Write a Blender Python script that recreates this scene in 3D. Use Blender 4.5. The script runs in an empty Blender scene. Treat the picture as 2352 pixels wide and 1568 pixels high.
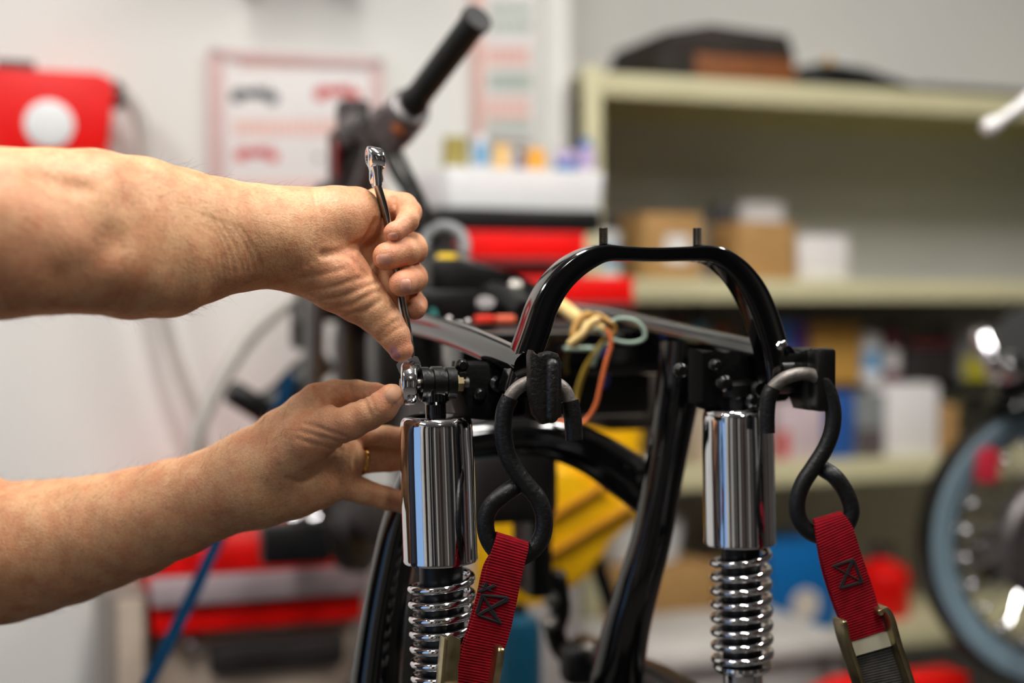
import bpy, bmesh, math, random
import numpy as np
from mathutils import Vector, Matrix

random.seed(11)
rng = np.random.default_rng(11)
sc = bpy.context.scene
C = sc.collection

# ------------------------------------------------------------------ camera, world, light, exposure
FPX = 50.0 / 36.0 * 2352.0            # focal length in photograph pixels
CAM = Vector((0.0, 0.0, 1.25))
PITCH = math.atan(89.0 / FPX)         # horizon lies at y = 695 of the photograph
cd = bpy.data.cameras.new('camera')
cam = bpy.data.objects.new('camera', cd)
C.objects.link(cam)
cam.location = CAM
cam.rotation_euler = (math.pi / 2 - PITCH, 0, 0)
cd.lens = 50.0
cd.sensor_width = 36.0
cd.clip_start = 0.02
cd.dof.use_dof = True
cd.dof.focus_distance = 1.268
cd.dof.aperture_fstop = 1.65
sc.camera = cam

wd = bpy.data.worlds.new('world')
sc.world = wd
wd.use_nodes = True
bg = wd.node_tree.nodes['Background']
bg.inputs[0].default_value = (0.36, 0.60, 1.0, 1)
bg.inputs[1].default_value = 0.75

sc.view_settings.view_transform = 'Standard'
sc.view_settings.look = 'None'
sc.view_settings.gamma = 1.0
sc.view_settings.use_curve_mapping = False
sc.view_settings.exposure = 0.0
LAMP = 55.0                            # emission of the ceiling lamp diffusers

# ------------------------------------------------------------------ frames of reference
YAW = math.radians(20)
RU = Vector((math.cos(YAW), math.sin(YAW), 0))       # along the back wall, to the right
RN = Vector((-math.sin(YAW), math.cos(YAW), 0))      # towards the back wall
Z = Vector((0, 0, 1))
T_WALL = 3.23
T_L = 2.86                              # the wall left of the shelving stands forward
BY = math.radians(18)
BU = Vector((math.cos(BY), math.sin(BY), 0))         # motorcycle: to its right
BV = Vector((-math.sin(BY), math.cos(BY), 0))        # motorcycle: forwards
BO = Vector((0.077, 1.347, 0))


def ray(px, py):
    a, b = (px - 1176.0) / FPX, (784.0 - py) / FPX
    return Vector((a, math.cos(PITCH) + b * math.sin(PITCH), -math.sin(PITCH) + b * math.cos(PITCH)))


def P(px, py, y):
    d = ray(px, py)
    return CAM + d * (y / d.y)


def hit(px, py, pt, n):
    d = ray(px, py)
    return CAM + d * ((pt - CAM).dot(n) / d.dot(n))


def RW(s, t, z):
    return RU * s + RN * t + Z * z


def rm(px, py, t):
    """room coordinates (s, z) of a pixel on the plane at depth t"""
    p = hit(px, py, RN * t, RN)
    return p.dot(RU), p.z


def BK(px, py, f):
    return hit(px, py, BO + BV * f, BV)


def B(l, f, z):
    return BO + BU * l + BV * f + Z * z


# ------------------------------------------------------------------ materials
def lin(c):
    return tuple(((v / 255.0) / 12.92 if v / 255.0 <= 0.04045 else ((v / 255.0 + 0.055) / 1.055) ** 2.4) for v in c)


MATS = {}


def mat(name, rgb, rough=0.5, metal=0.0, var=0.08, scale=40.0, bump=0.0, bscale=200.0, spec=0.5, coat=0.0, emit=None,
        stretch=None, sss=0.0):
    if name in MATS:
        return MATS[name]
    m = bpy.data.materials.new(name)
    m.use_nodes = True
    nt = m.node_tree
    b = nt.nodes['Principled BSDF']
    c = lin(rgb)
    tc = nt.nodes.new('ShaderNodeTexCoord')
    mp = nt.nodes.new('ShaderNodeMapping')
    nt.links.new(tc.outputs['Object'], mp.inputs['Vector'])
    if stretch:
        mp.inputs['Scale'].default_value = stretch
    no = nt.nodes.new('ShaderNodeTexNoise')
    no.inputs['Scale'].default_value = scale
    no.inputs['Detail'].default_value = 4
    nt.links.new(mp.outputs['Vector'], no.inputs['Vector'])
    rp = nt.nodes.new('ShaderNodeValToRGB')
    rp.color_ramp.elements[0].position = 0.3
    rp.color_ramp.elements[1].position = 0.7
    rp.color_ramp.elements[0].color = tuple(max(0, v * (1 - var)) for v in c) + (1,)
    rp.color_ramp.elements[1].color = tuple(min(1, v * (1 + var)) for v in c) + (1,)
    nt.links.new(no.outputs['Fac'], rp.inputs['Fac'])
    nt.links.new(rp.outputs['Color'], b.inputs['Base Color'])
    b.inputs['Roughness'].default_value = rough
    b.inputs['Metallic'].default_value = metal
    b.inputs['Specular IOR Level'].default_value = spec
    if coat:
        b.inputs['Coat Weight'].default_value = coat
        b.inputs['Coat Roughness'].default_value = 0.05
    if sss:
        b.inputs['Subsurface Weight'].default_value = sss
        b.inputs['Subsurface Radius'].default_value = (1.0, 0.35, 0.2)
        b.inputs['Subsurface Scale'].default_value = 0.006
    if bump:
        n2 = nt.nodes.new('ShaderNodeTexNoise')
        n2.inputs['Scale'].default_value = bscale
        n2.inputs['Detail'].default_value = 5
        nt.links.new(mp.outputs['Vector'], n2.inputs['Vector'])
        bu = nt.nodes.new('ShaderNodeBump')
        bu.inputs['Strength'].default_value = bump
        bu.inputs['Distance'].default_value = 0.002
        nt.links.new(n2.outputs['Fac'], bu.inputs['Height'])
        nt.links.new(bu.outputs['Normal'], b.inputs['Normal'])
    if emit:
        b.inputs['Emission Color'].default_value = lin(emit[0]) + (1,)
        b.inputs['Emission Strength'].default_value = emit[1]
    MATS[name] = m
    return m


def skin_material():
    m = bpy.data.materials.new('skin')
    m.use_nodes = True
    nt = m.node_tree
    L = nt.links
    b = nt.nodes['Principled BSDF']
    tc = nt.nodes.new('ShaderNodeTexCoord')

    def noise(scale, detail=4):
        n = nt.nodes.new('ShaderNodeTexNoise')
        n.inputs['Scale'].default_value = scale
        n.inputs['Detail'].default_value = detail
        L.new(tc.outputs['Object'], n.inputs['Vector'])
        return n

    def ramp(src, p0, p1, c0, c1):
        r = nt.nodes.new('ShaderNodeValToRGB')
        r.color_ramp.elements[0].position, r.color_ramp.elements[1].position = p0, p1
        r.color_ramp.elements[0].color, r.color_ramp.elements[1].color = lin(c0) + (1,), lin(c1) + (1,)
        L.new(src, r.inputs['Fac'])
        return r

    def mix(f, a, c, mode='MIX'):
        x = nt.nodes.new('ShaderNodeMix')
        x.data_type = 'RGBA'
        x.blend_type = mode
        if isinstance(f, float):
            x.inputs[0].default_value = f
        else:
            L.new(f, x.inputs[0])
        L.new(a, x.inputs[6])
        L.new(c, x.inputs[7])
        return x.outputs[2]
    big = ramp(noise(22, 3).outputs['Fac'], 0.35, 0.68, (202, 140, 98), (226, 174, 128))
    red = ramp(noise(60, 4).outputs['Fac'], 0.4, 0.7, (230, 186, 144), (206, 138, 102))
    c1 = mix(0.45, big.outputs['Color'], red.outputs['Color'])
    fine = ramp(noise(420, 3).outputs['Fac'], 0.35, 0.65, (212, 202, 192), (255, 255, 255))
    c2 = mix(0.4, c1, fine.outputs['Color'], 'MULTIPLY')
    # small brown freckles
    vo = nt.nodes.new('ShaderNodeTexVoronoi')
    vo.inputs['Scale'].default_value = 85
    L.new(tc.outputs['Object'], vo.inputs['Vector'])
    fr = nt.nodes.new('ShaderNodeMapRange')
    fr.inputs[1].default_value, fr.inputs[2].default_value = 0.09, 0.2
    fr.inputs[3].default_value, fr.inputs[4].default_value = 0.28, 0.0
    L.new(vo.outputs['Distance'], fr.inputs[0])
    frc = nt.nodes.new('ShaderNodeRGB')
    frc.outputs[0].default_value = lin((165, 105, 70)) + (1,)
    c3 = mix(fr.outputs[0], c2, frc.outputs[0])
    # redder skin where the mesh attribute says so (fingertips, knuckles, painted forearm shade)
    at = nt.nodes.new('ShaderNodeAttribute')
    at.attribute_name = 'flush_shade'
    fl = nt.nodes.new('ShaderNodeRGB')
    fl.outputs[0].default_value = lin((205, 122, 100)) + (1,)
    mu = nt.nodes.new('ShaderNodeMath')
    mu.operation = 'MULTIPLY'
    mu.inputs[1].default_value = 0.55
    L.new(at.outputs['Fac'], mu.inputs[0])
    c4 = mix(mu.outputs[0], c3, fl.outputs[0])
    L.new(c4, b.inputs['Base Color'])
    b.inputs['Roughness'].default_value = 0.52
    b.inputs['Specular IOR Level'].default_value = 0.4
    b.inputs['Subsurface Weight'].default_value = 0.2
    b.inputs['Subsurface Radius'].default_value = (1.0, 0.3, 0.15)
    b.inputs['Subsurface Scale'].default_value = 0.006
    h1 = noise(170, 5)
    v2 = nt.nodes.new('ShaderNodeTexVoronoi')
    v2.inputs['Scale'].default_value = 620
    L.new(tc.outputs['Object'], v2.inputs['Vector'])
    ad = nt.nodes.new('ShaderNodeMath')
    ad.operation = 'MULTIPLY_ADD'
    ad.inputs[1].default_value = 0.35
    L.new(v2.outputs['Distance'], ad.inputs[0])
    L.new(h1.outputs['Fac'], ad.inputs[2])
    bu = nt.nodes.new('ShaderNodeBump')
    bu.inputs['Strength'].default_value = 0.4
    bu.inputs['Distance'].default_value = 0.0016
    L.new(ad.outputs[0], bu.inputs['Height'])
    L.new(bu.outputs['Normal'], b.inputs['Normal'])
    return m


def webbing_material(name, rgb):
    m = mat(name, rgb, rough=0.85, var=0.25, scale=120, spec=0.15)
    nt = m.node_tree
    b = nt.nodes['Principled BSDF']
    uv = nt.nodes.new('ShaderNodeUVMap')
    w = nt.nodes.new('ShaderNodeTexWave')
    w.bands_direction = 'Y'
    w.inputs['Scale'].default_value = 0.125
    w.inputs['Distortion'].default_value = 0.15
    nt.links.new(uv.outputs['UV'], w.inputs['Vector'])
    bu = nt.nodes.new('ShaderNodeBump')
    bu.inputs['Strength'].default_value = 0.8
    bu.inputs['Distance'].default_value = 0.0007
    nt.links.new(w.outputs['Color'], bu.inputs['Height'])
    nt.links.new(bu.outputs['Normal'], b.inputs['Normal'])
    return m


M_wall = mat('white_wall_paint', (229, 229, 224), 0.7, var=0.015, scale=3, bump=0.05, bscale=60)
M_rear = mat('grey_wall_paint', (98, 94, 90), 0.7, var=0.03, scale=3)
M_dark = mat('dark_brown_strip', (58, 40, 30), 0.5, var=0.1)
M_slate = mat('slate_strip', (46, 46, 50), 0.5, var=0.1)
M_ceil = mat('pale_ceiling_paint', (176, 174, 170), 0.8, var=0.02, scale=3)
M_floor = mat('grey_concrete', (84, 80, 76), 0.6, var=0.15, scale=4, bump=0.2, bscale=40)
M_gloss = mat('gloss_black_paint', (6, 6, 7), 0.10, var=0.2, coat=0.5)
M_satin = mat('satin_black_metal', (9, 9, 9), 0.3, var=0.35, bump=0.15, bscale=350)
M_matte = mat('matte_black_metal', (7, 7, 7), 0.75, var=0.4, spec=0.15, bump=0.4, bscale=250)
M_rough = mat('worn_black_iron', (17, 15, 14), 0.42, var=0.4, bump=0.5, bscale=300)
M_rubber = mat('black_rubber', (6, 6, 7), 0.42, var=0.3, bump=0.35, bscale=320)
M_plastic = mat('black_plastic', (11, 11, 12), 0.4, var=0.2)
M_chrome = mat('chrome', (232, 232, 236), 0.055, 1.0, var=0.02)
M_steel = mat('bare_steel', (150, 146, 140), 0.32, 1.0, var=0.25, scale=90, bump=0.3, bscale=300)
M_greysteel = mat('dull_grey_steel', (118, 112, 106), 0.5, 0.6, var=0.3, scale=90, bump=0.4, bscale=260)
M_alu = mat('cast_aluminium', (120, 116, 116), 0.45, 0.8, var=0.25, scale=60, bump=0.3, bscale=200)
M_darkalu = mat('dark_cast_metal', (70, 66, 66), 0.5, 0.5, var=0.35, scale=60, bump=0.3, bscale=200)
M_zinc = mat('yellow_zinc_plate', (188, 172, 132), 0.28, 1.0, var=0.3, scale=50)
M_gold = mat('gold', (226, 178, 92), 0.15, 1.0, var=0.05)
M_red = mat('red_enamel', (228, 6, 2), 0.45, var=0.06, spec=0.3)
M_redweb = webbing_material('red_webbing', (124, 2, 18))
M_greyweb = webbing_material('grey_webbing', (72, 70, 68))
M_blueweb = mat('blue_webbing', (4, 46, 74), 0.9, var=0.15, spec=0.1)
M_thread = mat('black_thread', (14, 10, 12), 0.8)
M_cream = mat('cream_steel_shelf', (206, 200, 160), 0.5, var=0.04, scale=8)
M_card = mat('brown_cardboard', (178, 138, 84), 0.85, var=0.1, scale=30)
M_carddark = mat('shaded_brown_cardboard', (116, 82, 48), 0.85, var=0.1, scale=30)
M_white = mat('white_paper', (232, 228, 226), 0.7, var=0.03)
M_whitep = mat('white_plastic', (230, 232, 232), 0.4, var=0.03)
M_blue = mat('blue_plastic', (10, 108, 178), 0.4, var=0.08)
M_ltblue = mat('pale_blue_plastic', (120, 168, 205), 0.4, var=0.08)
M_yellow = mat('yellow_plastic', (246, 186, 4), 0.38, var=0.06, scale=12)
M_olive = mat('olive_plastic', (150, 136, 56), 0.45)
M_amber = mat('amber_plastic', (238, 168, 36), 0.4)
M_peach = mat('pale_amber_plastic', (236, 194, 124), 0.45)
M_purple = mat('lilac_plastic', (182, 164, 204), 0.45)
M_teal = mat('teal_plastic', (16, 106, 100), 0.45)
M_hose = mat('grey_rubber_hose', (182, 178, 170), 0.55)
M_orange = mat('orange_lens', (250, 92, 10), 0.25)
M_pink = mat('faded_pink_print', (214, 184, 182), 0.7, var=0.05)
M_redprint = mat('red_print', (206, 74, 76), 0.7, var=0.1)
M_salmon = mat('salmon_print', (232, 186, 174), 0.7, var=0.1)
M_greenprint = mat('grey_green_print', (178, 192, 180), 0.7, var=0.1)
M_blackprint = mat('dark_grey_print', (82, 88, 92), 0.7, var=0.2)
M_wood = mat('brown_wood', (128, 72, 26), 0.6, var=0.3, scale=12, stretch=(1, 1, 9))
M_darkwood = mat('dark_brown_leather', (42, 34, 27), 0.75, var=0.3, scale=20)
M_beige = mat('beige_steel', (176, 160, 144), 0.5, var=0.05)
M_graytaupe = mat('grey_taupe_steel', (128, 118, 110), 0.5, var=0.06)
M_charcoal = mat('charcoal_plastic', (44, 40, 40), 0.5)
M_silverstrip = mat('silver_strip', (176, 160, 164), 0.35, 0.2, var=0.03)
M_whitewall = mat('grey_blue_tyre_wall', (112, 134, 146), 0.6, var=0.05)
M_wirecream = mat('cream_wire', (226, 196, 130), 0.45)
M_wireorange = mat('orange_wire', (206, 104, 54), 0.45)
M_wiregreen = mat('pale_green_wire', (150, 172, 156), 0.45)
M_wireyellow = mat('mustard_wire', (176, 146, 52), 0.45)
M_wireteal = mat('teal_wire', (20, 96, 90), 0.45)
M_nail = mat('fingernail', (216, 160, 138), 0.42, var=0.1, scale=60, spec=0.3, sss=0.15)
M_hair = mat('brown_hair', (104, 76, 52), 0.5)
M_shirt = mat('navy_cotton', (44, 48, 60), 0.9, var=0.15, bump=0.3, bscale=400)
M_trousers = mat('dark_denim', (40, 46, 60), 0.9, var=0.15, bump=0.3, bscale=400)
M_boot = mat('black_leather', (24, 22, 21), 0.5)
M_diffuser = mat('lamp_diffuser', (255, 255, 255), 0.5, emit=((255, 251, 246), LAMP))
M_skin = skin_material()
M_glass = mat('grey_window_frame', (190, 190, 190), 0.4)


# ------------------------------------------------------------------ mesh helpers
def spline(pts, n=8, closed=False):
    """Catmull-Rom through rows of floats"""
    a = np.array([list(p) for p in pts], float)
    N = len(a)
    out = []
    rngi = range(N if closed else N - 1)
    for i in rngi:
        if closed:
            p0, p1, p2, p3 = a[(i - 1) % N], a[i], a[(i + 1) % N], a[(i + 2) % N]
        else:
            p1, p2 = a[i], a[i + 1]
            p0 = a[i - 1] if i > 0 else 2 * p1 - p2
            p3 = a[i + 2] if i + 2 < N else 2 * p2 - p1
        for k in range(n):
            t = k / n
            out.append(0.5 * ((2 * p1) + (-p0 + p2) * t + (2 * p0 - 5 * p1 + 4 * p2 - p3) * t * t
                              + (-p0 + 3 * p1 - 3 * p2 + p3) * t ** 3))
    if not closed:
        out.append(a[-1])
    return [tuple(o) for o in out]


class MB:
    def __init__(self):
        self.v, self.f, self.uv = [], [], {}

    def add(self, vs, fs):
        o = len(self.v)
        self.v += [tuple(x) for x in vs]
        self.f += [tuple(i + o for i in f) for f in fs]
        return o

    def box(self, c, size, ax=(RU, RN, Z), bevel=0.0, seg=2):
        bm = bmesh.new()
        bmesh.ops.create_cube(bm, size=1.0)
        for v in bm.verts:
            v.co = Vector((v.co.x * size[0], v.co.y * size[1], v.co.z * size[2]))
        if bevel:
            bmesh.ops.bevel(bm, geom=list(bm.edges), offset=min(bevel, min(size) * 0.45), segments=seg, profile=0.5,
                            affect='EDGES')
        bm.verts.index_update()
        c = Vector(c)
        vs = [c + ax[0] * v.co.x + ax[1] * v.co.y + ax[2] * v.co.z for v in bm.verts]
        self.add(vs, [[v.index for v in f.verts] for f in bm.faces])
        bm.free()
        return self

    def tube(self, pts, r, seg=14, closed=False, caps=True, up=None, r2=None, sq=2.0, roundcap=False):
        """sweep; r in-plane radius (number or list), r2 out-of-plane radius along 'up', sq superellipse power"""
        pts = [Vector(p) for p in pts]
        n = len(pts)
        R = [r] * n if isinstance(r, (int, float)) else list(r)
        R2 = R if r2 is None else ([r2] * n if isinstance(r2, (int, float)) else list(r2))
        tang = []
        for i in range(n):
            if closed:
                t = pts[(i + 1) % n] - pts[(i - 1) % n]
            else:
                t = pts[min(i + 1, n - 1)] - pts[max(i - 1, 0)]
            tang.append(t.normalized())
        if up is None:
            t = tang[0]
            u = t.cross(Z if abs(t.z) < 0.9 else Vector((1, 0, 0))).normalized()
        rings = []
        for i in range(n):
            t = tang[i]
            if up is not None:
                w = (up - t * up.dot(t)).normalized()
                u = w.cross(t).normalized()
            else:
                u = (u - t * u.dot(t)).normalized()
                w = t.cross(u).normalized()
            rings.append((pts[i], u, w, R[i], R2[i], t))
        if roundcap and not closed:
            ext = []
            p, u, w, a, b_, t = rings[0]
            for q in (80, 55, 30):
                q = math.radians(q)
                ext.append((p - t * min(a, b_) * math.sin(q), u, w, a * math.cos(q), b_ * math.cos(q), t))
            rings = ext + rings
            p, u, w, a, b_, t = rings[-1]
            for q in (30, 55, 80):
                q = math.radians(q)
                rings.append((p + t * min(a, b_) * math.sin(q), u, w, a * math.cos(q), b_ * math.cos(q), t))
        vs, fs = [], []
        for p, u, w, a, b_, t in rings:
            if sq >= 3:
                cr = min(a, b_) * .42
                for k in range(seg):
                    qd, kk = divmod(k, seg // 4)
                    th = math.pi / 2 * (qd + kk / (seg // 4 - 1))
                    sx_, sy_ = ((1, 1), (-1, 1), (-1, -1), (1, -1))[qd]
                    vs.append(p + u * (sx_ * (a - cr) + cr * math.cos(th)) + w * (sy_ * (b_ - cr) + cr * math.sin(th)))
                continue
            for k in range(seg):
                th = 2 * math.pi * k / seg
                cx, sx = math.cos(th), math.sin(th)
                e = 2.0 / sq
                x = math.copysign(abs(cx) ** e, cx) * a
                y = math.copysign(abs(sx) ** e, sx) * b_
                vs.append(p + u * x + w * y)
        m = len(rings)
        for i in range(m if closed else m - 1):
            j = (i + 1) % m
            for k in range(seg):
                k2 = (k + 1) % seg
                fs.append((i * seg + k, i * seg + k2, j * seg + k2, j * seg + k))
        if caps and not closed:
            fs.append(tuple(range(seg - 1, -1, -1)))
            fs.append(tuple((m - 1) * seg + k for k in range(seg)))
        self.add(vs, fs)
        return self

    def lathe(self, prof, o, axis, seg=32, caps=True):
        """profile of (radius, height) along axis from o"""
        axis = Vector(axis).normalized()
        o = Vector(o)
        u = axis.cross(Vector((1, 0, 0)) if abs(axis.x) < 0.8 else Z).normalized()
        w = axis.cross(u).normalized()
        vs, fs = [], []
        for r, h in prof:
            for k in range(seg):
                th = 2 * math.pi * k / seg
                vs.append(o + axis * h + (u * math.cos(th) + w * math.sin(th)) * r)
        for i in range(len(prof) - 1):
            for k in range(seg):
                k2 = (k + 1) % seg
                fs.append((i * seg + k, i * seg + k2, (i + 1) * seg + k2, (i + 1) * seg + k))
        if caps:
            fs.append(tuple(range(seg - 1, -1, -1)))
            fs.append(tuple((len(prof) - 1) * seg + k for k in range(seg)))
        self.add(vs, fs)
        return self

    def prism(self, poly, o, ax, ay, an, depth, bevel=0.0):
        """polygon (x, y) in the frame ax, ay at o, extruded by depth along an, both ways"""
        bm = bmesh.new()
        lo = [bm.verts.new((x, y, -depth / 2)) for x, y in poly]
        hi = [bm.verts.new((x, y, depth / 2)) for x, y in poly]
        n = len(poly)
        bm.faces.new(lo[::-1])
        bm.faces.new(hi)
        for i in range(n):
            bm.faces.new((lo[i], lo[(i + 1) % n], hi[(i + 1) % n], hi[i]))
        if bevel:
            ed = [e for e in bm.edges if abs(e.verts[0].co.z - e.verts[1].co.z) < 1e-9]
            bmesh.ops.bevel(bm, geom=ed, offset=bevel, segments=2, profile=0.5, affect='EDGES')
        bmesh.ops.recalc_face_normals(bm, faces=list(bm.faces))
        bm.verts.index_update()
        o = Vector(o)
        self.add([o + ax * v.co.x + ay * v.co.y + an * v.co.z for v in bm.verts],
                 [[v.index for v in f.verts] for f in bm.faces])
        bm.free()
        return self

    def torus(self, c, axis, R, r, seg=28, rs=10):
        axis = Vector(axis).normalized()
        u = axis.cross(Vector((1, 0, 0)) if abs(axis.x) < 0.8 else Z).normalized()
        w = axis.cross(u)
        pts = [Vector(c) + (u * math.cos(2 * math.pi * k / seg) + w * math.sin(2 * math.pi * k / seg)) * R for k in range(seg)]
        return self.tube(pts, r, rs, closed=True)

    def strip(self, rows, th):
        """a webbing strip: rows of (left, right, normal) -> solid band with UV in millimetres"""
        vs, fs = [], []
        dist, uvv = 0.0, []
        prev = None
        for l, r, n in rows:
            l, r, n = Vector(l), Vector(r), Vector(n).normalized() * th / 2
            if prev is not None:
                dist += ((l + r) / 2 - prev).length
            prev = (l + r) / 2
            w = (r - l).length * 1000
            vs += [l + n, r + n, r - n, l - n]
            uvv += [(0, dist * 1000), (w, dist * 1000), (w, dist * 1000), (0, dist * 1000)]
        m = len(rows)
        for i in range(m - 1):
            for k in range(4):
                k2 = (k + 1) % 4
                fs.append((i * 4 + k, i * 4 + k2, i * 4 + 4 + k2, i * 4 + 4 + k))
        fs += [(3, 2, 1, 0), tuple(4 * (m - 1) + k for k in range(4))]
        o = self.add(vs, fs)
        for i, q in enumerate(uvv):
            self.uv[o + i] = q
        return self

    def build(self, name, m, parent=None, smooth=True, angle=40, origin=None):
        me = bpy.data.meshes.new(name)
        me.from_pydata(self.v, [], self.f)
        me.validate()
        if self.uv:
            ul = me.uv_layers.new(name='UVMap')
            for lp in me.loops:
                ul.data[lp.index].uv = self.uv.get(lp.vertex_index, (0, 0))
        bm = bmesh.new()
        bm.from_mesh(me)
        bmesh.ops.recalc_face_normals(bm, faces=list(bm.faces))
        bm.to_mesh(me)
        bm.free()
        if smooth:
            me.polygons.foreach_set('use_smooth', [True] * len(me.polygons))
            me.set_sharp_from_angle(angle=math.radians(angle))
        me.materials.append(m)
        o = bpy.data.objects.new(name, me)
        C.objects.link(o)
        if parent is not None:
            o.parent = parent
            o.matrix_parent_inverse = Matrix.Translation(parent_loc(parent)).inverted()
        elif origin is None:
            co = np.array(self.v)
            origin = Vector((*(co[:, :2].min(0) + co[:, :2].max(0)) / 2, co[:, 2].min()))
        if parent is None and origin is not None:
            me.transform(Matrix.Translation(-Vector(origin)))
            o.location = origin
        return o


def parent_loc(o):
    p = Vector(o.location)
    return p if o.parent is None else p


def thing(name, label, cat, loc, group=None):
    o = bpy.data.objects.new(name, None)
    o.empty_display_size = 0.05
    C.objects.link(o)
    o.location = loc
    o['label'] = label
    o['category'] = cat
    if group:
        o['group'] = group
    return o


def tag(o, label, cat, group=None):
    o['label'] = label
    o['category'] = cat
    if group:
        o['group'] = group
    return o


def struct(o):
    o['kind'] = 'structure'
    return o


def kid(mb, name, m, parent, **k):
    """part of a thing, or sub-part when the parent is itself a part"""
    o = mb.build(name, m, None, origin=Vector((0, 0, 0)), **k)
    o.parent = parent
    # bake the parents' offset so that coordinates stay in world space
    w = Vector((0, 0, 0))
    q = parent
    while q is not None:
        w += Vector(q.location)
        q = q.parent
    o.data.transform(Matrix.Translation(-w))
    o.location = (0, 0, 0)
    return o


def rbox(px0, px1, py0, py1, t, depth, bevel=0.004, z0=None, mb=None):
    """room-aligned box whose front face on plane t covers these pixels"""
    pm = (py0 + py1) / 2
    s0, _ = rm(px0, pm, t)
    s1, _ = rm(px1, pm, t)
    xm = (px0 + px1) / 2
    _, za = rm(xm, py0, t)
    _, zb = rm(xm, py1, t)
    if z0 is not None:
        zb = z0
    mb = mb or MB()
    mb.box(RW((s0 + s1) / 2, t + depth / 2, (za + zb) / 2), (abs(s1 - s0), depth, abs(za - zb)), bevel=bevel)
    return mb


def rcyl(px0, px1, py0, py1, t, z0=None, neck=None, cap=0.0):
    """upright bottle or can on plane t: body profile with an optional (radius share, height share) neck"""
    s0, _ = rm(px0, py1, t)
    s1, _ = rm(px1, py1, t)
    xm = (px0 + px1) / 2
    _, za = rm(xm, py0, t)
    _, zb = rm(xm, py1, t)
    if z0 is not None:
        zb = z0
    r = (s1 - s0) / 2
    h = za - zb
    o = RW((s0 + s1) / 2, t + r, zb)
    return r, h, o


# ------------------------------------------------------------------ the room
S0, S1, TB, HC = -2.7, 4.6, -3.2, 2.95


def wall_with_holes(name, a0, a1, z1, holes, mk, mw):
    """wall in pieces around rectangular holes (a, b, z0, z1), joined into one shell mesh"""
    mb = MB()
    cuts = sorted(holes)
    a = a0
    for h in cuts:
        mk(mb, a, h[0], 0, z1)
        if h[2] > 0:
            mk(mb, h[0], h[1], 0, h[2])
        mk(mb, h[0], h[1], h[3], z1)
        a = h[1]
    mk(mb, a, a1, 0, z1)
    return struct(mb.build(name, mw, smooth=False))


def mk_left(mb, a, b, z0, z1):
    mb.box(RW(S0 - 0.06, (a + b) / 2, (z0 + z1) / 2), (0.12, b - a, z1 - z0))


def mk_rear(mb, a, b, z0, z1):
    mb.box(RW((a + b) / 2, TB - 0.06, (z0 + z1) / 2), (b - a, 0.12, z1 - z0))


struct(MB().box(RW((S0 + S1) / 2, (TB + T_WALL) / 2, -0.06), (S1 - S0 + 0.24, T_WALL - TB + 0.24, 0.12)).build('floor', M_floor, smooth=False))
struct(MB().box(RW((S0 + S1) / 2, (TB + T_WALL) / 2, HC + 0.06), (S1 - S0 + 0.24, T_WALL - TB + 0.24, 0.12)).build('ceiling', M_ceil, smooth=False))
s_step = rm(1302, 300, T_L)[0]
mb = MB().box(RW((s_step + S1) / 2, T_WALL + 0.06, HC / 2), (S1 - s_step, 0.12, HC))
mb.box(RW((S0 + s_step) / 2, T_L + 0.245, HC / 2), (s_step - S0, 0.49, HC))
struct(mb.build('wall_back', M_wall, smooth=False))
struct(MB().box(RW(S1 + 0.06, (TB + T_WALL) / 2, HC / 2), (0.12, T_WALL - TB, HC)).build('wall_right', M_rear, smooth=False))
DOOR = (-0.05, 1.5, 0.0, 2.3)
wall_with_holes('wall_left', TB, T_WALL, HC, [DOOR], mk_left, M_wall)
wall_with_holes('wall_rear', S0, S1, HC, [], mk_rear, M_rear)
# open door frame on the left, two windows behind the camera
fr = MB()
for a in (DOOR[0], DOOR[1]):
    fr.box(RW(S0 - 0.06, a, 1.15), (0.16, 0.05, 2.3), bevel=0.004)
fr.box(RW(S0 - 0.06, (DOOR[0] + DOOR[1]) / 2, 2.325), (0.16, 1.6, 0.05), bevel=0.004)
struct(fr.build('door_1', M_glass))
# unseen dark and pale strips added along the walls for streaks in the chrome
for i, (a, w, mm) in enumerate(((-2.35, .5, M_slate), (-1.45, .3, M_wall), (-.85, .14, M_dark), (-.1, .55, M_dark), (.95, .16, M_wall), (1.35, .1, M_slate), (2.35, .7, M_slate), (3.3, .3, M_wall), (4.1, .5, M_dark))):
    struct(MB().box(RW(a, TB + .05, HC / 2 - .1), (w, .1, HC - .2), bevel=.004).build('trim_%d' % (i + 2), mm))
for i, (t_, w, mm) in enumerate(((-2.4, .5, M_slate), (-1.5, .2, M_wall), (-.9, .5, M_dark), (-.3, .12, M_wall), (1.6, .25, M_slate), (2.2, .12, M_dark))):
    struct(MB().box(RW(S0 + .05, t_, HC / 2 - .1), (.1, w, HC - .2), bevel=.004).build('trim_%d' % (i + 15), mm))
for i, (t_, w, mm) in enumerate(((-2.4, .5, M_slate), (-1.6, .4, M_dark), (-.7, .3, M_slate), (.3, .6, M_dark), (1.4, .3, M_slate))):
    struct(MB().box(RW(S1 - .05, t_, HC / 2 - .1), (.1, w, HC - .2), bevel=.004).build('trim_%d' % (i + 21), mm))
# white boxed pillar on the back wall, left of the shelving
s0 = rm(1246, 150, T_L)[0]
struct(MB().box(RW((s0 + s_step) / 2, T_L - 0.012, HC / 2), (s_step - s0, 0.03, HC), bevel=0.006).build('trim_1', M_wall))

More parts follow.
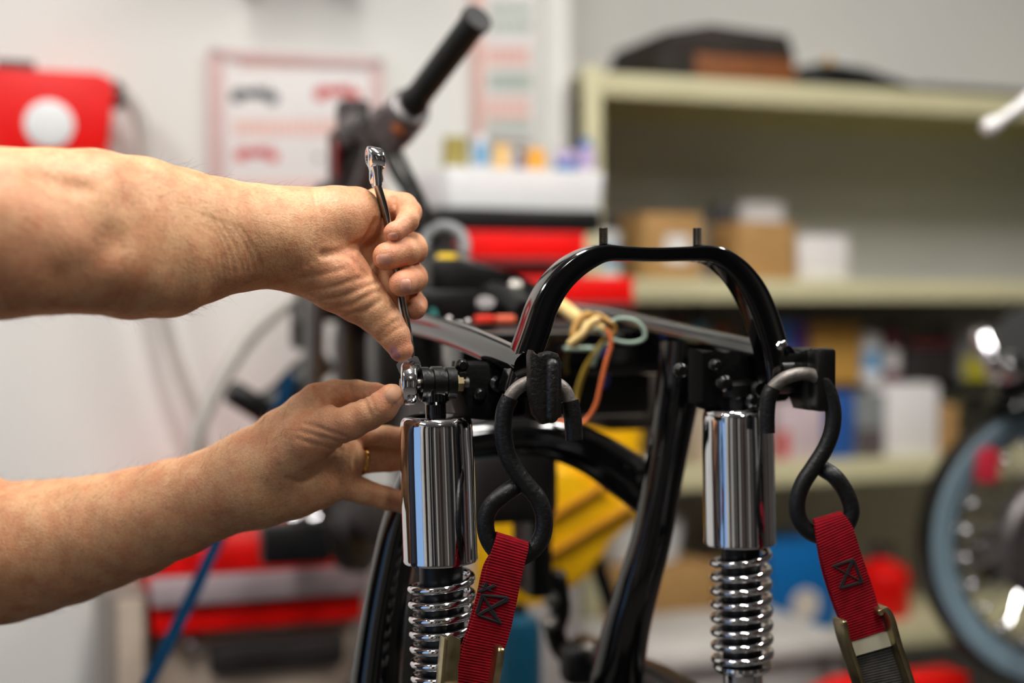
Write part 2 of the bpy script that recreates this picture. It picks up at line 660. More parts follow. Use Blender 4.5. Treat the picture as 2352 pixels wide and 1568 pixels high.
# ceiling lamps: long tubes in white housings
LAMPS = [(-1.25, 1.0, 1.3), (0.35, 1.0, 1.3), (1.95, 1.0, 1.3), (0.2, -1.0, 0.65)]  # last, short one is an added fill for front light on the skin
for i, (s, t, ln) in enumerate(LAMPS):
    place = ['left of the row over the motorcycle', 'middle of the row over the motorcycle', 'right of the row over the motorcycle', 'shorter fill added unseen behind the camera'][i]
    l = thing('ceiling_lamp', 'long white ceiling lamp, ' + place, 'lamp', RW(s, t, HC - 0.09), 'ceiling lamps')
    kid(MB().box(RW(s, t, HC - 0.03), (0.22, ln, 0.06), bevel=0.006), 'housing', M_whitep, l)
    kid(MB().box(RW(s, t, HC - 0.075), (0.18, ln - 0.06, 0.03), bevel=0.006), 'diffuser', M_diffuser, l)

# ------------------------------------------------------------------ shelving on the right
TS = 2.78                                     # front plane of the shelving
sh = thing('shelving_unit', 'cream steel shelving unit with deep boards along the white back wall', 'shelf', RW(rm(1860, 700, TS)[0], TS + 0.2, 0))
sL, _ = rm(1338, 400, TS)
sR, _ = rm(2760, 400, TS)
BOARD = {}
for nm, y0, y1 in (('top', 194, 246), ('mid', 642, 692), ('third', 1062, 1112), ('low', 1458, 1506)):
    za, zb = rm(1860, y0, TS)[1], rm(1860, y1, TS)[1]
    BOARD[nm] = za
    mb = MB()
    mb.box(RW((sL + sR) / 2, TS + 0.21, za - 0.004), (sR - sL, 0.42, 0.008), bevel=0.002)
    mb.box(RW((sL + sR) / 2, TS + 0.004, (za + zb) / 2), (sR - sL, 0.016, za - zb), bevel=0.004)
    mb.box(RW((sL + sR) / 2, TS + 0.416, (za + zb) / 2), (sR - sL, 0.008, za - zb), bevel=0.002)
    kid(mb, 'shelf_board', M_cream, sh)
ztop = BOARD['top'] + 0.012
for s in (sL + 0.02, sR - 0.02):
    for t in (TS - 0.006, TS + 0.42):
        mb = MB()
        mb.box(RW(s, t, ztop / 2), (0.042, 0.006, ztop), bevel=0.001)
        mb.box(RW(s + (-0.019 if s < 1 else 0.019), t + (0.02 if t < TS else -0.02), ztop / 2), (0.005, 0.044, ztop), bevel=0.001)
        kid(mb, 'upright', M_cream, sh)
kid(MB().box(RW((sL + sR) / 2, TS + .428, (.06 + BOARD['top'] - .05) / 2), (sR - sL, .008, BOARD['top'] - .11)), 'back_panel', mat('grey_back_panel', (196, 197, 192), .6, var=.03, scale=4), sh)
# narrow dark board between the middle and the third board
z4 = rm(1960, 882, TS + 0.1)[1]
mb = MB().box(RW((sL + sR) / 2, TS + 0.26, z4 - 0.013), (sR - sL - 0.06, 0.3, 0.026), bevel=0.003)
o4 = kid(mb, 'dark_shelf_board', M_plastic, sh)
o4['label'] = 'narrow black shelf board'
BOARD['dark'] = z4


def carton(name, label, cat, px, py, t, board, depth, m, labelpx=None, labelmat=None, flap=True, group=None):
    """a closed carton with lid seam and tape; optional pasted label"""
    z0 = BOARD[board] if isinstance(board, str) else board
    s0, s1 = rm(px[0], (py[0] + py[1]) / 2, t)[0], rm(px[1], (py[0] + py[1]) / 2, t)[0]
    z1 = rm((px[0] + px[1]) / 2, py[0], t)[1]
    cc = RW((s0 + s1) / 2, t + depth / 2, z0)
    b = thing(name, label, cat, cc, group)
    kid(MB().box(RW((s0 + s1) / 2, t + depth / 2, (z0 + z1) / 2), (s1 - s0, depth, z1 - z0), bevel=0.003), 'body', m, b)
    if flap:
        fl = MB()
        w = (s1 - s0) * 0.49
        for sgn in (-1, 1):
            fl.box(RW((s0 + s1) / 2 + sgn * w / 2 * 1.01, t + depth / 2, z1 + 0.0015), (w, depth, 0.003), bevel=0.001)
        kid(fl, 'lid_flaps', m, b)
    if labelpx:
        kid(rbox(*labelpx, t - 0.0012, 0.0016, bevel=0), 'paper_label', labelmat or M_white, b)
    return b


def bottle(name, label, cat, px0, px1, py0, board, t, m, mcap, kind='can', group=None):
    z0 = BOARD[board] if isinstance(board, str) else board
    r, h, o = rcyl(px0, px1, py0, py0 + 50, t, z0)
    s0, z1 = rm((px0 + px1) / 2, py0, t)
    h = z1 - z0
    b = thing(name, label, cat, o, group)
    if kind == 'can':
        bodyp = [(r * 0.96, 0), (r, 0.004), (r, h * 0.82), (r * 0.9, h * 0.86), (r * 0.6, h * 0.88)]
        capp = [(r * 0.62, h * 0.875), (r * 0.62, h * 0.98), (r * 0.5, h)]
    elif kind == 'jar':
        bodyp = [(r * 0.95, 0), (r, 0.006), (r, h * 0.76), (r * 0.88, h * 0.8)]
        capp = [(r * 0.95, h * 0.795), (r * 0.95, h * 0.98), (r * 0.88, h)]
    else:
        bodyp = [(r * 0.95, 0), (r, 0.006), (r, h * 0.6), (r * 0.75, h * 0.72), (r * 0.34, h * 0.78), (r * 0.32, h * 0.86)]
        capp = [(r * 0.4, h * 0.855), (r * 0.4, h * 0.98), (r * 0.33, h)]
    kid(MB().lathe(bodyp, o, Z, 24), 'body', m, b)
    kid(MB().lathe(capp, o, Z, 20), 'cap', mcap, b)
    if name != 'red_bottle':
        kid(MB().lathe([(r * 1.005, h * 0.2), (r * 1.012, h * 0.21), (r * 1.012, h * 0.55), (r * 1.005, h * 0.56)], o, Z, 24, caps=False), 'wrap_label', M_white if m is not M_whitep else M_ltblue, b)
    return b


# top board: dark case with brown front, dark flat case with two glints painted as matte knobs, grey tray
bt = BOARD['top']
s0, s1 = rm(1512, 120, TS + 0.03)[0], rm(1835, 120, TS + 0.03)[0]
zt = rm(1670, 62, TS + 0.03)[1]
case = thing('wooden_case', 'dark brown wooden case with orange-brown front on the top shelf', 'case', RW((s0 + s1) / 2, TS + 0.17, bt))
hh = zt - bt
wv = (s1 - s0)
cx = (s0 + s1) / 2
kid(MB().prism([(-wv / 2, 0), (wv / 2, 0), (wv / 2 - 0.012, hh * 0.5), (-wv / 2 + 0.014, hh * 0.5)], RW(cx, TS + 0.17, bt), RU, Z, RN, 0.28, bevel=0.004), 'body', M_wood, case)
kid(MB().prism([(-wv / 2 + 0.008, hh * 0.505), (wv / 2 - 0.010, hh * 0.505), (wv / 2 - 0.03, hh * 0.93), (-wv * 0.14, hh * 1.02), (-wv / 2 + 0.02, hh * 0.84)], RW(cx, TS + 0.17, bt), RU, Z, RN, 0.29, bevel=0.004), 'lid', M_darkwood, case)
kid(MB().box(RW(s0 + 0.045, TS + 0.17, bt + hh * 0.27), (0.09, 0.285, hh * 0.5), bevel=0.004), 'corner_cover', M_darkwood, case)
s0, s1 = rm(1850, 180, TS + 0.03)[0], rm(2110, 180, TS + 0.03)[0]
zt = rm(1900, 142, TS + 0.03)[1] - bt
fc = thing('tool_pouch', 'flat black tool pouch with a brass and a pale painted glint on the top shelf', 'pouch', RW((s0 + s1) / 2, TS + 0.12, bt))
kid(MB().prism([(0, 0), (s1 - s0, 0), (s1 - s0 - 0.01, zt * 0.35), (0.16, zt * 0.85), (0.05, zt * 1.0), (0.0, zt * 0.8)], RW(s0, TS + 0.13, bt), RU, Z, RN, 0.2, bevel=0.006), 'body', M_plastic, fc)
for x, mm, nm in ((1905, mat('brass_glint', (222, 176, 96), .35), 'brass_glint_stud'), (1942, M_whitep, 'pale_glint_stud')):  # matte knobs in bright colour stand in for blurred glints
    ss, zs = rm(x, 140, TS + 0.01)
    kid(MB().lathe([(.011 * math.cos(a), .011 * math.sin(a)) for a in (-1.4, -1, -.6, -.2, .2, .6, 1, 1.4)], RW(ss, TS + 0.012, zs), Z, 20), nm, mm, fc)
kid(MB().tube([RW(s0 + 0.03, TS + 0.02, bt + 0.03), RW(s0 + 0.05, TS + 0.015, bt + 0.045), RW(s0 + 0.09, TS + 0.02, bt + 0.045), RW(s0 + 0.11, TS + 0.02, bt + 0.02)], 0.004, 8), 'handle', M_plastic, fc)
s0, s1 = rm(2135, 180, TS + 0.16)[0], rm(2390, 180, TS + 0.16)[0]
gt = thing('shallow_tray', 'shallow grey metal tray at the right end of the top shelf', 'tray', RW((s0 + s1) / 2, TS + 0.26, bt))
kid(MB().prism([(0, 0), (s1 - s0, 0), (s1 - s0 + 0.01, 0.045), (-0.01, 0.045)], RW(s0, TS + 0.26, bt), RU, Z, RN, 0.16, bevel=0.004), 'body', M_darkalu, gt)
mb = MB()
mb.tube([RW(s0 - 0.01, TS + 0.18, bt + 0.045), RW(s1 + 0.01, TS + 0.18, bt + 0.045), RW(s1 + 0.01, TS + 0.34, bt + 0.045), RW(s0 - 0.01, TS + 0.34, bt + 0.045)], 0.004, 8, closed=True)
kid(mb, 'rim', M_alu, gt)

# middle board
carton('small_carton', 'small brown carton with white paper label on the middle shelf', 'box', (1478, 1612), (492, 620), TS + 0.05, 'mid', 0.16, M_card, (1528, 1584, 540, 604))
bottle('dark_jar', 'tall dark grey jar between two cartons on the middle shelf', 'jar', 1646, 1706, 470, 'mid', TS + 0.2, M_charcoal, M_charcoal, 'jar')
carton('wide_carton', 'wide plain brown carton on the middle shelf', 'box', (1694, 1828), (512, 620), TS + 0.05, 'mid', 0.14, M_card)
carton('pale_carton', 'pale white carton behind the wide brown carton', 'box', (1706, 1800), (468, 600), TS + 0.26, 'mid', 0.1, M_white)
carton('white_carton', 'low white carton right of the brown cartons on the middle shelf', 'box', (1836, 1948), (543, 620), TS + 0.05, 'mid', 0.14, M_white)
bottle('white_tub', 'white tub with black lid at the left of the middle shelf', 'tub', 1352, 1440, 500, 'mid', TS + 0.06, M_whitep, M_charcoal, 'jar')

# narrow dark board
bottle('teal_jar', 'pale teal jar behind the frame hoop on the dark shelf', 'jar', 1592, 1636, 705, 'dark', TS + 0.14, M_ltblue, M_charcoal, 'jar')
bottle('red_can', 'dark red can beside the pale teal jar on the dark shelf', 'can', 1536, 1584, 716, 'dark', TS + 0.14, mat('dark_red_tin', (130, 30, 34), 0.4), M_charcoal, 'can')
bottle('rust_can', 'rust brown can right of the pale teal jar', 'can', 1646, 1690, 726, 'dark', TS + 0.14, mat('rust_tin', (140, 78, 44), 0.4), M_charcoal, 'can')
carton('blue_carton', 'blue and purple carton on the dark shelf', 'box', (1782, 1852), (735, 880), TS + 0.13, 'dark', 0.1, mat('bright_blue_card', (64, 122, 205), 0.6), (1822, 1854, 740, 860), mat('violet_card', (96, 56, 140), 0.6), flap=False)
carton('ochre_carton', 'ochre carton between blue and white cartons on the dark shelf', 'box', (1864, 1978), (748, 880), TS + 0.12, 'dark', 0.12, mat('ochre_card', (196, 148, 66), 0.7, var=0.1), flap=True)
bottle('white_spray_can', 'white spray can with grey cap on the dark shelf', 'can', 1984, 2038, 746, 'dark', TS + 0.12, M_whitep, M_darkalu, 'can')
bottle('maroon_can', 'maroon tin right of the white spray can', 'can', 2040, 2076, 742, 'dark', TS + 0.14, mat('maroon_tin', (120, 52, 60), 0.5), M_charcoal, 'can')
carton('black_carton', 'black carton with red edge at the right of the dark shelf', 'box', (2086, 2196), (782, 880), TS + 0.12, 'dark', 0.12, M_charcoal, (2090, 2190, 784, 794), mat('dark_red_tape', (120, 20, 22), 0.6), flap=False)
carton('silver_carton', 'silver grey carton beside the black carton', 'box', (2205, 2300), (748, 880), TS + 0.14, 'dark', 0.12, mat('silver_card', (150, 150, 152), 0.4), (2215, 2290, 815, 870), mat('yellow_green_card', (190, 180, 40), 0.6), flap=False)

# third board
carton('pink_white_carton', 'white and pink carton standing on the third shelf', 'box', (1786, 1892), (925, 1062), TS + 0.04, 'third', 0.14, mat('pinkish_card', (206, 188, 192), 0.7), (1788, 1812, 990, 1050), mat('scarlet_card', (206, 50, 50), 0.6))
carton('navy_carton', 'dark blue carton behind the right hook on the third shelf', 'box', (1898, 1962), (905, 1062), TS + 0.04, 'third', 0.14, mat('blue_card', (34, 86, 160), 0.6))
carton('grey_carton', 'mottled grey carton left of the tall white carton', 'box', (1966, 2034), (905, 1062), TS + 0.05, 'third', 0.12, mat('slate_card', (128, 132, 132), 0.7, var=0.2), (1970, 2030, 985, 1050), mat('brown_grey_card', (84, 74, 76), 0.7))
carton('tall_white_carton', 'tall plain white carton on the third shelf beside the tyre', 'box', (2038, 2156), (886, 1062), TS + 0.04, 'third', 0.16, M_white)
carton('brown_slip_carton', 'narrow brown carton right of the tall white carton', 'box', (2160, 2200), (930, 1062), TS + 0.06, 'third', 0.12, M_card, flap=False)
carton('beige_carton', 'beige carton behind the right shock absorber on the third shelf', 'box', (1590, 1690), (940, 1062), TS + 0.06, 'third', 0.14, mat('beige_card', (190, 172, 150), 0.7))

# low board
lowz = BOARD['low']
carton('long_carton', 'long brown carton behind the frame tube on the lowest shelf', 'box', (1350, 1640), (1306, 1458), TS + 0.05, 'low', 0.2, M_card)
zc = rm(1495, 1306, TS + 0.05)[1] + 0.003
so = rm(1485, 1290, TS + 0.1)[0]
bw = thing('white_basin', 'round white plastic basin standing on the long brown carton', 'basin', RW(so, TS + 0.15, zc))
kid(MB().lathe([(0.078, 0), (0.096, 0.006), (0.105, 0.075), (0.106, 0.092), (0.1, 0.092), (0.09, 0.012)], RW(so, TS + 0.155, zc), Z, 36), 'body', M_whitep, bw)
kid(MB().torus(RW(so, TS + 0.155, zc + 0.092), Z, 0.104, 0.004, 36, 8), 'rim', M_whitep, bw)
bb = carton('blue_box', 'bright blue box with round white label on the lowest shelf', 'box', (1768, 1926), (1250, 1458), TS + 0.04, 'low', 0.2, M_blue, flap=True)
so, zo = rm(1850, 1388, TS + 0.04)
kid(MB().lathe([(0.036, 0), (0.0365, 0.0012), (0.03, 0.0016)], RW(so, TS + 0.04, zo), -RN, 32), 'round_label', mat('cream_label', (225, 214, 200), 0.7), bb)
bottle('red_bottle', 'squat red plastic bottle with grey cap beside the wheel', 'bottle', 2006, 2118, 1262, 'low', TS + 0.06, M_red, M_darkalu, 'bottle')
carton('orange_brown_carton', 'tan carton right of the right frame tube', 'box', (1655, 1752), (1310, 1458), TS + 0.06, 'low', 0.18, mat('tan_card', (196, 150, 100), 0.8))

# ------------------------------------------------------------------ back wall, left part
# red hose reel with white round plate
t = T_L - 0.16
hr = thing('hose_reel', 'red wall hose reel with round white plate on the back wall', 'hose reel', RW(rm(130, 250, t)[0], T_L - 0.08, rm(130, 400, t)[1]))
s0, s1 = rm(-70, 250, t)[0], rm(268, 250, t)[0]
z0, z1 = rm(130, 400, t)[1], rm(130, 160, t)[1]
w, h = s1 - s0, z1 - z0
mb = MB().prism([(0, 0), (w * 0.93, 0), (w * 0.94, h * 0.55), (w, h * 0.8), (w * 0.97, h * 0.95), (w * 0.88, h), (0.02, h), (0, h * 0.95)], RW(s0, T_L - 0.08, z0), RU, Z, RN, 0.155, bevel=0.006)
kid(mb, 'housing', M_red, hr)
so, zo = rm(113, 285, t)
kid(MB().lathe([(0.042, 0), (0.043, 0.004), (0.036, 0.007)], RW(so, T_L - 0.157, zo), -RN, 36), 'round_plate', M_whitep, hr)
kid(MB().box(RW(rm(35, 158, t)[0], T_L - 0.09, z1 + 0.006), (0.07, 0.09, 0.024), bevel=0.004), 'bracket', M_darkalu, hr)
so, zo = rm(282, 215, t)
kid(MB().lathe([(0.017, -0.03), (0.02, -0.025), (0.02, 0.012), (0.012, 0.016)], RW(so, T_L - 0.09, zo), RU * 0.6 - Z * 0.8, 20), 'hose_outlet', M_charcoal, hr)
hpts = [RW(rm(x, y, T_L - 0.1)[0], T_L - 0.1, rm(x, y, T_L - 0.1)[1]) for x, y in
        spline([(283, 215), (315, 260), (330, 330), (340, 420), (345, 560), (375, 720), (410, 840), (450, 950), (480, 1080), (482, 1150)], 6)]
kid(MB().tube(hpts, 0.012, 12), 'hose', M_hose, hr)
# second hose arcing down from the motorcycle side
h2 = [RW(rm(x, y, 2.34)[0], 2.34, rm(x, y, 2.34)[1]) for x, y in
      spline([(770, 640), (700, 672), (640, 712), (580, 768), (530, 840), (490, 910), (460, 980), (446, 1040), (440, 1110), (442, 1180), (446, 1225)], 6)]
ho = MB().tube(h2, 0.0115, 12).build('air_hose', M_hose)
tag(ho, 'pale grey air hose arcing down beside the motorcycle fork', 'hose')


def poster(name, label, x0, x1, y0, y1, mframe, extra):
    t = T_L - 0.018
    s0, s1 = rm(x0, (y0 + y1) / 2, t)[0], rm(x1, (y0 + y1) / 2, t)[0]
    z1, z0 = rm((x0 + x1) / 2, y0, t)[1], rm((x0 + x1) / 2, y1, t)[1]
    p = thing(name, label, 'poster', RW((s0 + s1) / 2, T_L - 0.01, z0))
    kid(MB().box(RW((s0 + s1) / 2, T_L - 0.008, (z0 + z1) / 2), (s1 - s0, 0.016, z1 - z0), bevel=0.002), 'sheet', M_white, p)
    extra(p, s0, s1, z0, z1)
    return p


def ink(p, rects, m, name):
    """flat print: thin raised rectangles/ellipses given in room (s, z, w, h, round)"""
    mb = MB()
    for s, z, w, h, rd in rects:
        if rd:
            poly = [(w / 2 * math.cos(a * math.pi / 8), h / 2 * math.sin(a * math.pi / 8)) for a in range(16)]
        else:
            poly = [(-w / 2, -h / 2), (w / 2, -h / 2), (w / 2, h / 2), (-w / 2, h / 2)]
        o = RW(s, T_L - 0.0168, z)
        mb.add([o + RU * x + Z * y for x, y in poly], [tuple(range(len(poly)))])
    o = kid(mb, name, m, p, smooth=False)
    o['kind'] = 'stuff'
    return o


def bike_print(s, z, w):
    return [(s - w * 0.32, z - w * 0.07, w * 0.24, w * 0.24, 1), (s + w * 0.32, z - w * 0.07, w * 0.24, w * 0.24, 1),
            (s, z - w * 0.02, w * 0.62, w * 0.13, 1), (s + w * 0.08, z + w * 0.05, w * 0.26, w * 0.14, 1), (s - w * 0.2, z + w * 0.05, w * 0.26, w * 0.06, 0),
            (s + w * 0.26, z + w * 0.06, w * 0.04, w * 0.22, 0)]


def p1(p, s0, s1, z0, z1):
    w, h = s1 - s0, z1 - z0
    f = MB()
    for s, z, a, b in ((s0 + 0.013, (z0 + z1) / 2, 0.03, h), (s1 - 0.013, (z0 + z1) / 2, 0.026, h), ((s0 + s1) / 2, z1 - 0.01, w, 0.02), ((s0 + s1) / 2, z0 + 0.01, w, 0.02)):
        f.box(RW(s, T_L - 0.013, z), (a, 0.022, b), bevel=0.003)
    kid(f, 'poster_frame', M_pink, p)
    X = lambda x, y: rm(x, y, T_L - 0.017)
    red, blk, sal = [], [], []
    for x in range(560, 812, 21):
        s, z = X(x, 148)
        sal.append((s, z, 0.013, 0.016, 0))
    for x in range(545, 830, 17):
        s, z = X(x, 293)
        sal.append((s, z, 0.011, 0.032, 0))
    for x in range(540, 840, 22):
        s, z = X(x, 425)
        sal.append((s, z, 0.014, 0.018, 0))
    blk += bike_print(*X(585, 215), 0.11)
    red += bike_print(*X(775, 210), 0.11)
    red += bike_print(*X(590, 350), 0.10)
    blk.append((*X(730, 362), 0.012, 0.012, 1))
    ink(p, red, M_redprint, 'red_picture')
    ink(p, blk, M_blackprint, 'dark_picture')
    ink(p, sal, M_salmon, 'red_lettering')


poster('framed_poster', 'framed poster of four motorcycle pictures in a pale pink frame', 482, 880, 124, 450, M_pink, p1)


def p2(p, s0, s1, z0, z1):
    X = lambda x, y: rm(x, y, T_L - 0.017)
    w, h = s1 - s0, z1 - z0
    kid(MB().box(RW(s0 + 0.010, T_L - 0.0125, (z0 + z1) / 2), (0.02, 0.019, h), bevel=0.002), 'edge_strip', M_salmon, p)
    gr, sa = [], []
    for y in (20, 60, 178, 195, 290):
        for x in range(1132, 1216, 20):
            gr.append((*X(x, y), 0.016, 0.026, 0))
    for y in (118, 140, 236, 262):
        for x in range(1124, 1220, 17):
            sa.append((*X(x, y), 0.014, 0.02, 0))
    ink(p, gr, M_greenprint, 'green_picture')
    ink(p, sa, M_salmon, 'red_lettering')


poster('narrow_poster', 'narrow tall poster with red left edge beside the white pillar', 1088, 1228, -90, 320, M_pink, p2)
# dark cabinet whose underside touches the top of the frame
CBY = -190
cb = thing('wall_cabinet', 'dark grey wall cabinet cut by the top edge of the photo', 'cabinet', RW(rm(700, 0, T_L - 0.25)[0], T_L - 0.12, rm(700, -4, T_L - 0.25)[1]))
kid(rbox(595, 838, -480, CBY, T_L - 0.24, 0.235, 0.005), 'body', M_graytaupe, cb)
kid(rbox(600, 715, -470, CBY - 6, T_L - 0.256, 0.014, 0.003), 'cabinet_door', M_darkalu, cb)
kid(rbox(719, 833, -470, CBY - 6, T_L - 0.256, 0.014, 0.003), 'cabinet_door', M_darkalu, cb)

# ------------------------------------------------------------------ red tool chest with bottle bin on it (middle background)
TC = 2.40
floor_z = 0.0
ch = thing('tool_chest', 'red tool chest with black top and open lower drawer behind the motorcycle', 'tool chest', RW(rm(1210, 600, TC)[0], TC + 0.2, 0))
s0, s1 = rm(1050, 560, TC)[0], rm(1352, 560, TC)[0]
zA = rm(1200, 478, TC)[1]
zB = rm(1200, 532, TC)[1]
zC = rm(1200, 612, TC)[1]
zD = rm(1200, 640, TC)[1]
zE = rm(1200, 712, TC)[1]
kid(MB().box(RW((s0 + s1) / 2 - 0.005, TC + 0.22, (zA + zB) / 2), (s1 - s0 + 0.06, 0.44, zA - zB), bevel=0.004), 'black_top', M_plastic, ch)
kid(MB().box(RW((s0 + s1) / 2, TC + 0.23, zB / 2), (s1 - s0, 0.4, zB), bevel=0.004), 'carcass', M_charcoal, ch)
d1 = kid(MB().box(RW((s0 + s1) / 2, TC + 0.015, (zB + zC) / 2), (s1 - s0 - 0.01, 0.03, zB - zC), bevel=0.004), 'drawer', M_red, ch)
kid(MB().box(RW((s0 + s1) / 2, TC - 0.006, zC + 0.008), (s1 - s0 - 0.03, 0.018, 0.012), bevel=0.004), 'handle', M_charcoal, d1)
d2 = kid(MB().box(RW((s0 + s1) / 2, TC - 0.09, (zD + zE) / 2), (s1 - s0 - 0.01, 0.24, zD - zE), bevel=0.006), 'drawer', M_red, ch)
kid(MB().box(RW((s0 + s1) / 2, TC - 0.216, zE + 0.008), (s1 - s0 - 0.03, 0.016, 0.012), bevel=0.004), 'handle', M_charcoal, d2)
kid(MB().box(RW((s0 + s1) / 2, TC + 0.02, zE / 2), (s1 - s0 - 0.02, 0.02, zE - 0.04), bevel=0.004), 'lower_panel', mat('grey_laminate', (178, 174, 170), .6), ch)
# white bin with bottles
bt0, bt1 = rm(1022, 430, TC + 0.04)[0], rm(1388, 430, TC + 0.04)[0]
zb1 = rm(1200, 388, TC + 0.04)[1]
bn = thing('white_bin', 'long open white plastic bin full of bottles on the tool chest', 'bin', RW((bt0 + bt1) / 2, TC + 0.13, zA))
w, h = bt1 - bt0, zb1 - zA
kid(MB().prism([(0.01, 0), (w - 0.01, 0), (w, h), (0, h)], RW(bt0, TC + 0.045, zA), RU, Z, RN, 0.01, bevel=0.002), 'front_panel', M_whitep, bn)
kid(MB().prism([(0.01, 0), (w - 0.01, 0), (w, h), (0, h)], RW(bt0, TC + 0.225, zA), RU, Z, RN, 0.01, bevel=0.002), 'back_panel', M_whitep, bn)
kid(MB().box(RW((bt0 + bt1) / 2, TC + 0.135, zA + 0.004), (w - 0.03, 0.17, 0.008), bevel=0.002), 'bottom', M_whitep, bn)
for s in (bt0 + 0.009, bt1 - 0.009):
    kid(MB().box(RW(s, TC + 0.135, zA + h / 2), (0.01, 0.17, h), bevel=0.002), 'side_panel', M_whitep, bn)
BZ = zA + 0.009
bottle('olive_bottle', 'wide olive bottle at the left end of the white bin', 'bottle', 1026, 1084, 312, BZ, TC + 0.07, M_olive, M_olive, 'jar')
bottle('pale_blue_bottle', 'pale blue bottle second from left in the white bin', 'bottle', 1093, 1130, 308, BZ, TC + 0.07, M_ltblue, M_whitep, 'can')
bottle('peach_bottle', 'pale amber bottle third from left in the white bin', 'bottle', 1137, 1180, 330, BZ, TC + 0.07, M_peach, M_peach, 'jar')
bottle('slate_bottle', 'small slate blue bottle between two amber bottles', 'bottle', 1186, 1210, 340, BZ, TC + 0.08, mat('slate_blue_plastic', (120, 124, 156), 0.4), M_charcoal, 'can')
bottle('amber_bottle', 'deep amber bottle right of the slate bottle', 'bottle', 1216, 1262, 340, BZ, TC + 0.06, M_amber, M_amber, 'jar')
bottle('blue_bottle', 'bright blue bottle second from right in the white bin', 'bottle', 1284, 1330, 344, BZ, TC + 0.07, M_blue, M_purple, 'jar')
bottle('lilac_bottle', 'lilac bottle at the right end of the white bin', 'bottle', 1334, 1374, 318, BZ, TC + 0.07, M_purple, M_blue, 'can')

# ------------------------------------------------------------------ red tool trolley, bottom left
TT = 2.38
tr = thing('tool_trolley', 'red tool trolley with silver strip in the lower left', 'tool trolley', RW(rm(600, 1400, TT)[0], TT + 0.2, 0))
s0, s1 = rm(348, 1340, TT)[0], rm(838, 1340, TT)[0]
Zt = lambda y: rm(600, y, TT)[1]
kid(MB().box(RW((s0 + s1) / 2, TT + 0.22, (Zt(1240) + Zt(1445)) / 2), (s1 - s0, 0.42, Zt(1240) - Zt(1445)), bevel=0.006), 'upper_body', M_red, tr)
kid(MB().box(RW((s0 + s1) / 2, TT + 0.005, (Zt(1252) + Zt(1308)) / 2), (s1 - s0 - 0.01, 0.014, Zt(1252) - Zt(1308)), bevel=0.003), 'drawer_front', M_red, tr)
kid(MB().box(RW((s0 + s1) / 2, TT - 0.004, (Zt(1312) + Zt(1374)) / 2), (s1 - s0 + 0.004, 0.03, Zt(1312) - Zt(1374)), bevel=0.005), 'silver_strip', M_silverstrip, tr)
kid(MB().box(RW((s0 + s1) / 2, TT + 0.005, (Zt(1378) + Zt(1438)) / 2), (s1 - s0 - 0.01, 0.014, Zt(1378) - Zt(1438)), bevel=0.003), 'drawer_front', M_red, tr)
kid(MB().box(RW((s0 + s1) / 2, TT + 0.23, Zt(1448) - 0.17), (s1 - s0 - 0.02, 0.38, 0.34), bevel=0.006), 'lower_body', M_beige, tr)
cc = RW(rm(640, 1510, TT + 0.03)[0], TT + 0.035, Zt(1515))
kid(MB().box(cc, (rm(795, 1510, TT)[0] - rm(480, 1510, TT)[0], 0.03, Zt(1480) - Zt(1552)), bevel=0.014, seg=3), 'dark_recess_panel', M_charcoal, tr)
kid(MB().lathe([(0.004, 0), (0.013, 0.004), (0.014, 0.018), (0.008, 0.024)], RW(rm(450, 1470, TT)[0], TT + 0.03, Zt(1470)), -RN, 20), 'knob', M_chrome, tr)
for s in (s0 + 0.05, s1 - 0.05):
    for tt in (TT + 0.08, TT + 0.38):
        kid(MB().box(RW(s, tt, (Zt(1448) - 0.34) / 2), (0.05, 0.05, Zt(1448) - 0.34), bevel=0.005), 'leg', M_beige, tr)
# beige cabinet left of the trolley
bc = thing('beige_cabinet', 'narrow beige steel cabinet left of the red trolley', 'cabinet', RW(rm(300, 1450, TT + 0.1)[0], TT + 0.25, 0))
s0, s1 = rm(248, 1450, TT)[0], rm(340, 1450, TT)[0]
zc = rm(300, 1362, TT)[1]
kid(MB().box(RW((s0 + s1) / 2, TT + 0.18, zc / 2), (s1 - s0, 0.34, zc), bevel=0.006), 'body', M_graytaupe, bc)
kid(MB().box(RW((s0 + s1) / 2 + 0.004, TT + 0.003, zc / 2), (s1 - s0 - 0.022, 0.014, zc - 0.02), bevel=0.003), 'cabinet_door', M_beige, bc)
kid(MB().box(RW(s1 - 0.02, TT - 0.012, zc * 0.6), (0.01, 0.016, 0.09), bevel=0.003), 'handle', M_darkalu, bc)

# ------------------------------------------------------------------ the lift and the motorcycle being repaired
LZ = 0.55
lt = thing('lift_table', 'black motorcycle lift table under the repaired motorcycle', 'lift', B(0.0, 0.4, 0))
kid(MB().box(B(0, 0.1, LZ - 0.03), (0.62, 1.0, 0.06), ax=(BU, BV, Z), bevel=0.006), 'platform', M_satin, lt)
for l in (-0.26, 0.26):
    kid(MB().box(B(l, 0.1, 0.05), (0.07, 1.0, 0.10), ax=(BU, BV, Z), bevel=0.006), 'base_rail', mat('red_lift_steel', (190, 20, 16), 0.45), lt)
    for f0, f1 in ((-0.3, 0.5), (0.5, -0.3)):
        kid(MB().tube([B(l * 0.85, f0, 0.09), B(l * 0.85, f1, LZ - 0.06)], 0.022, 10), 'scissor_arm', M_satin, lt)

bike = thing('motorcycle', 'stripped black motorcycle frame with chrome shock absorbers on the lift', 'motorcycle', B(0, 0.35, LZ))
frame = MB()

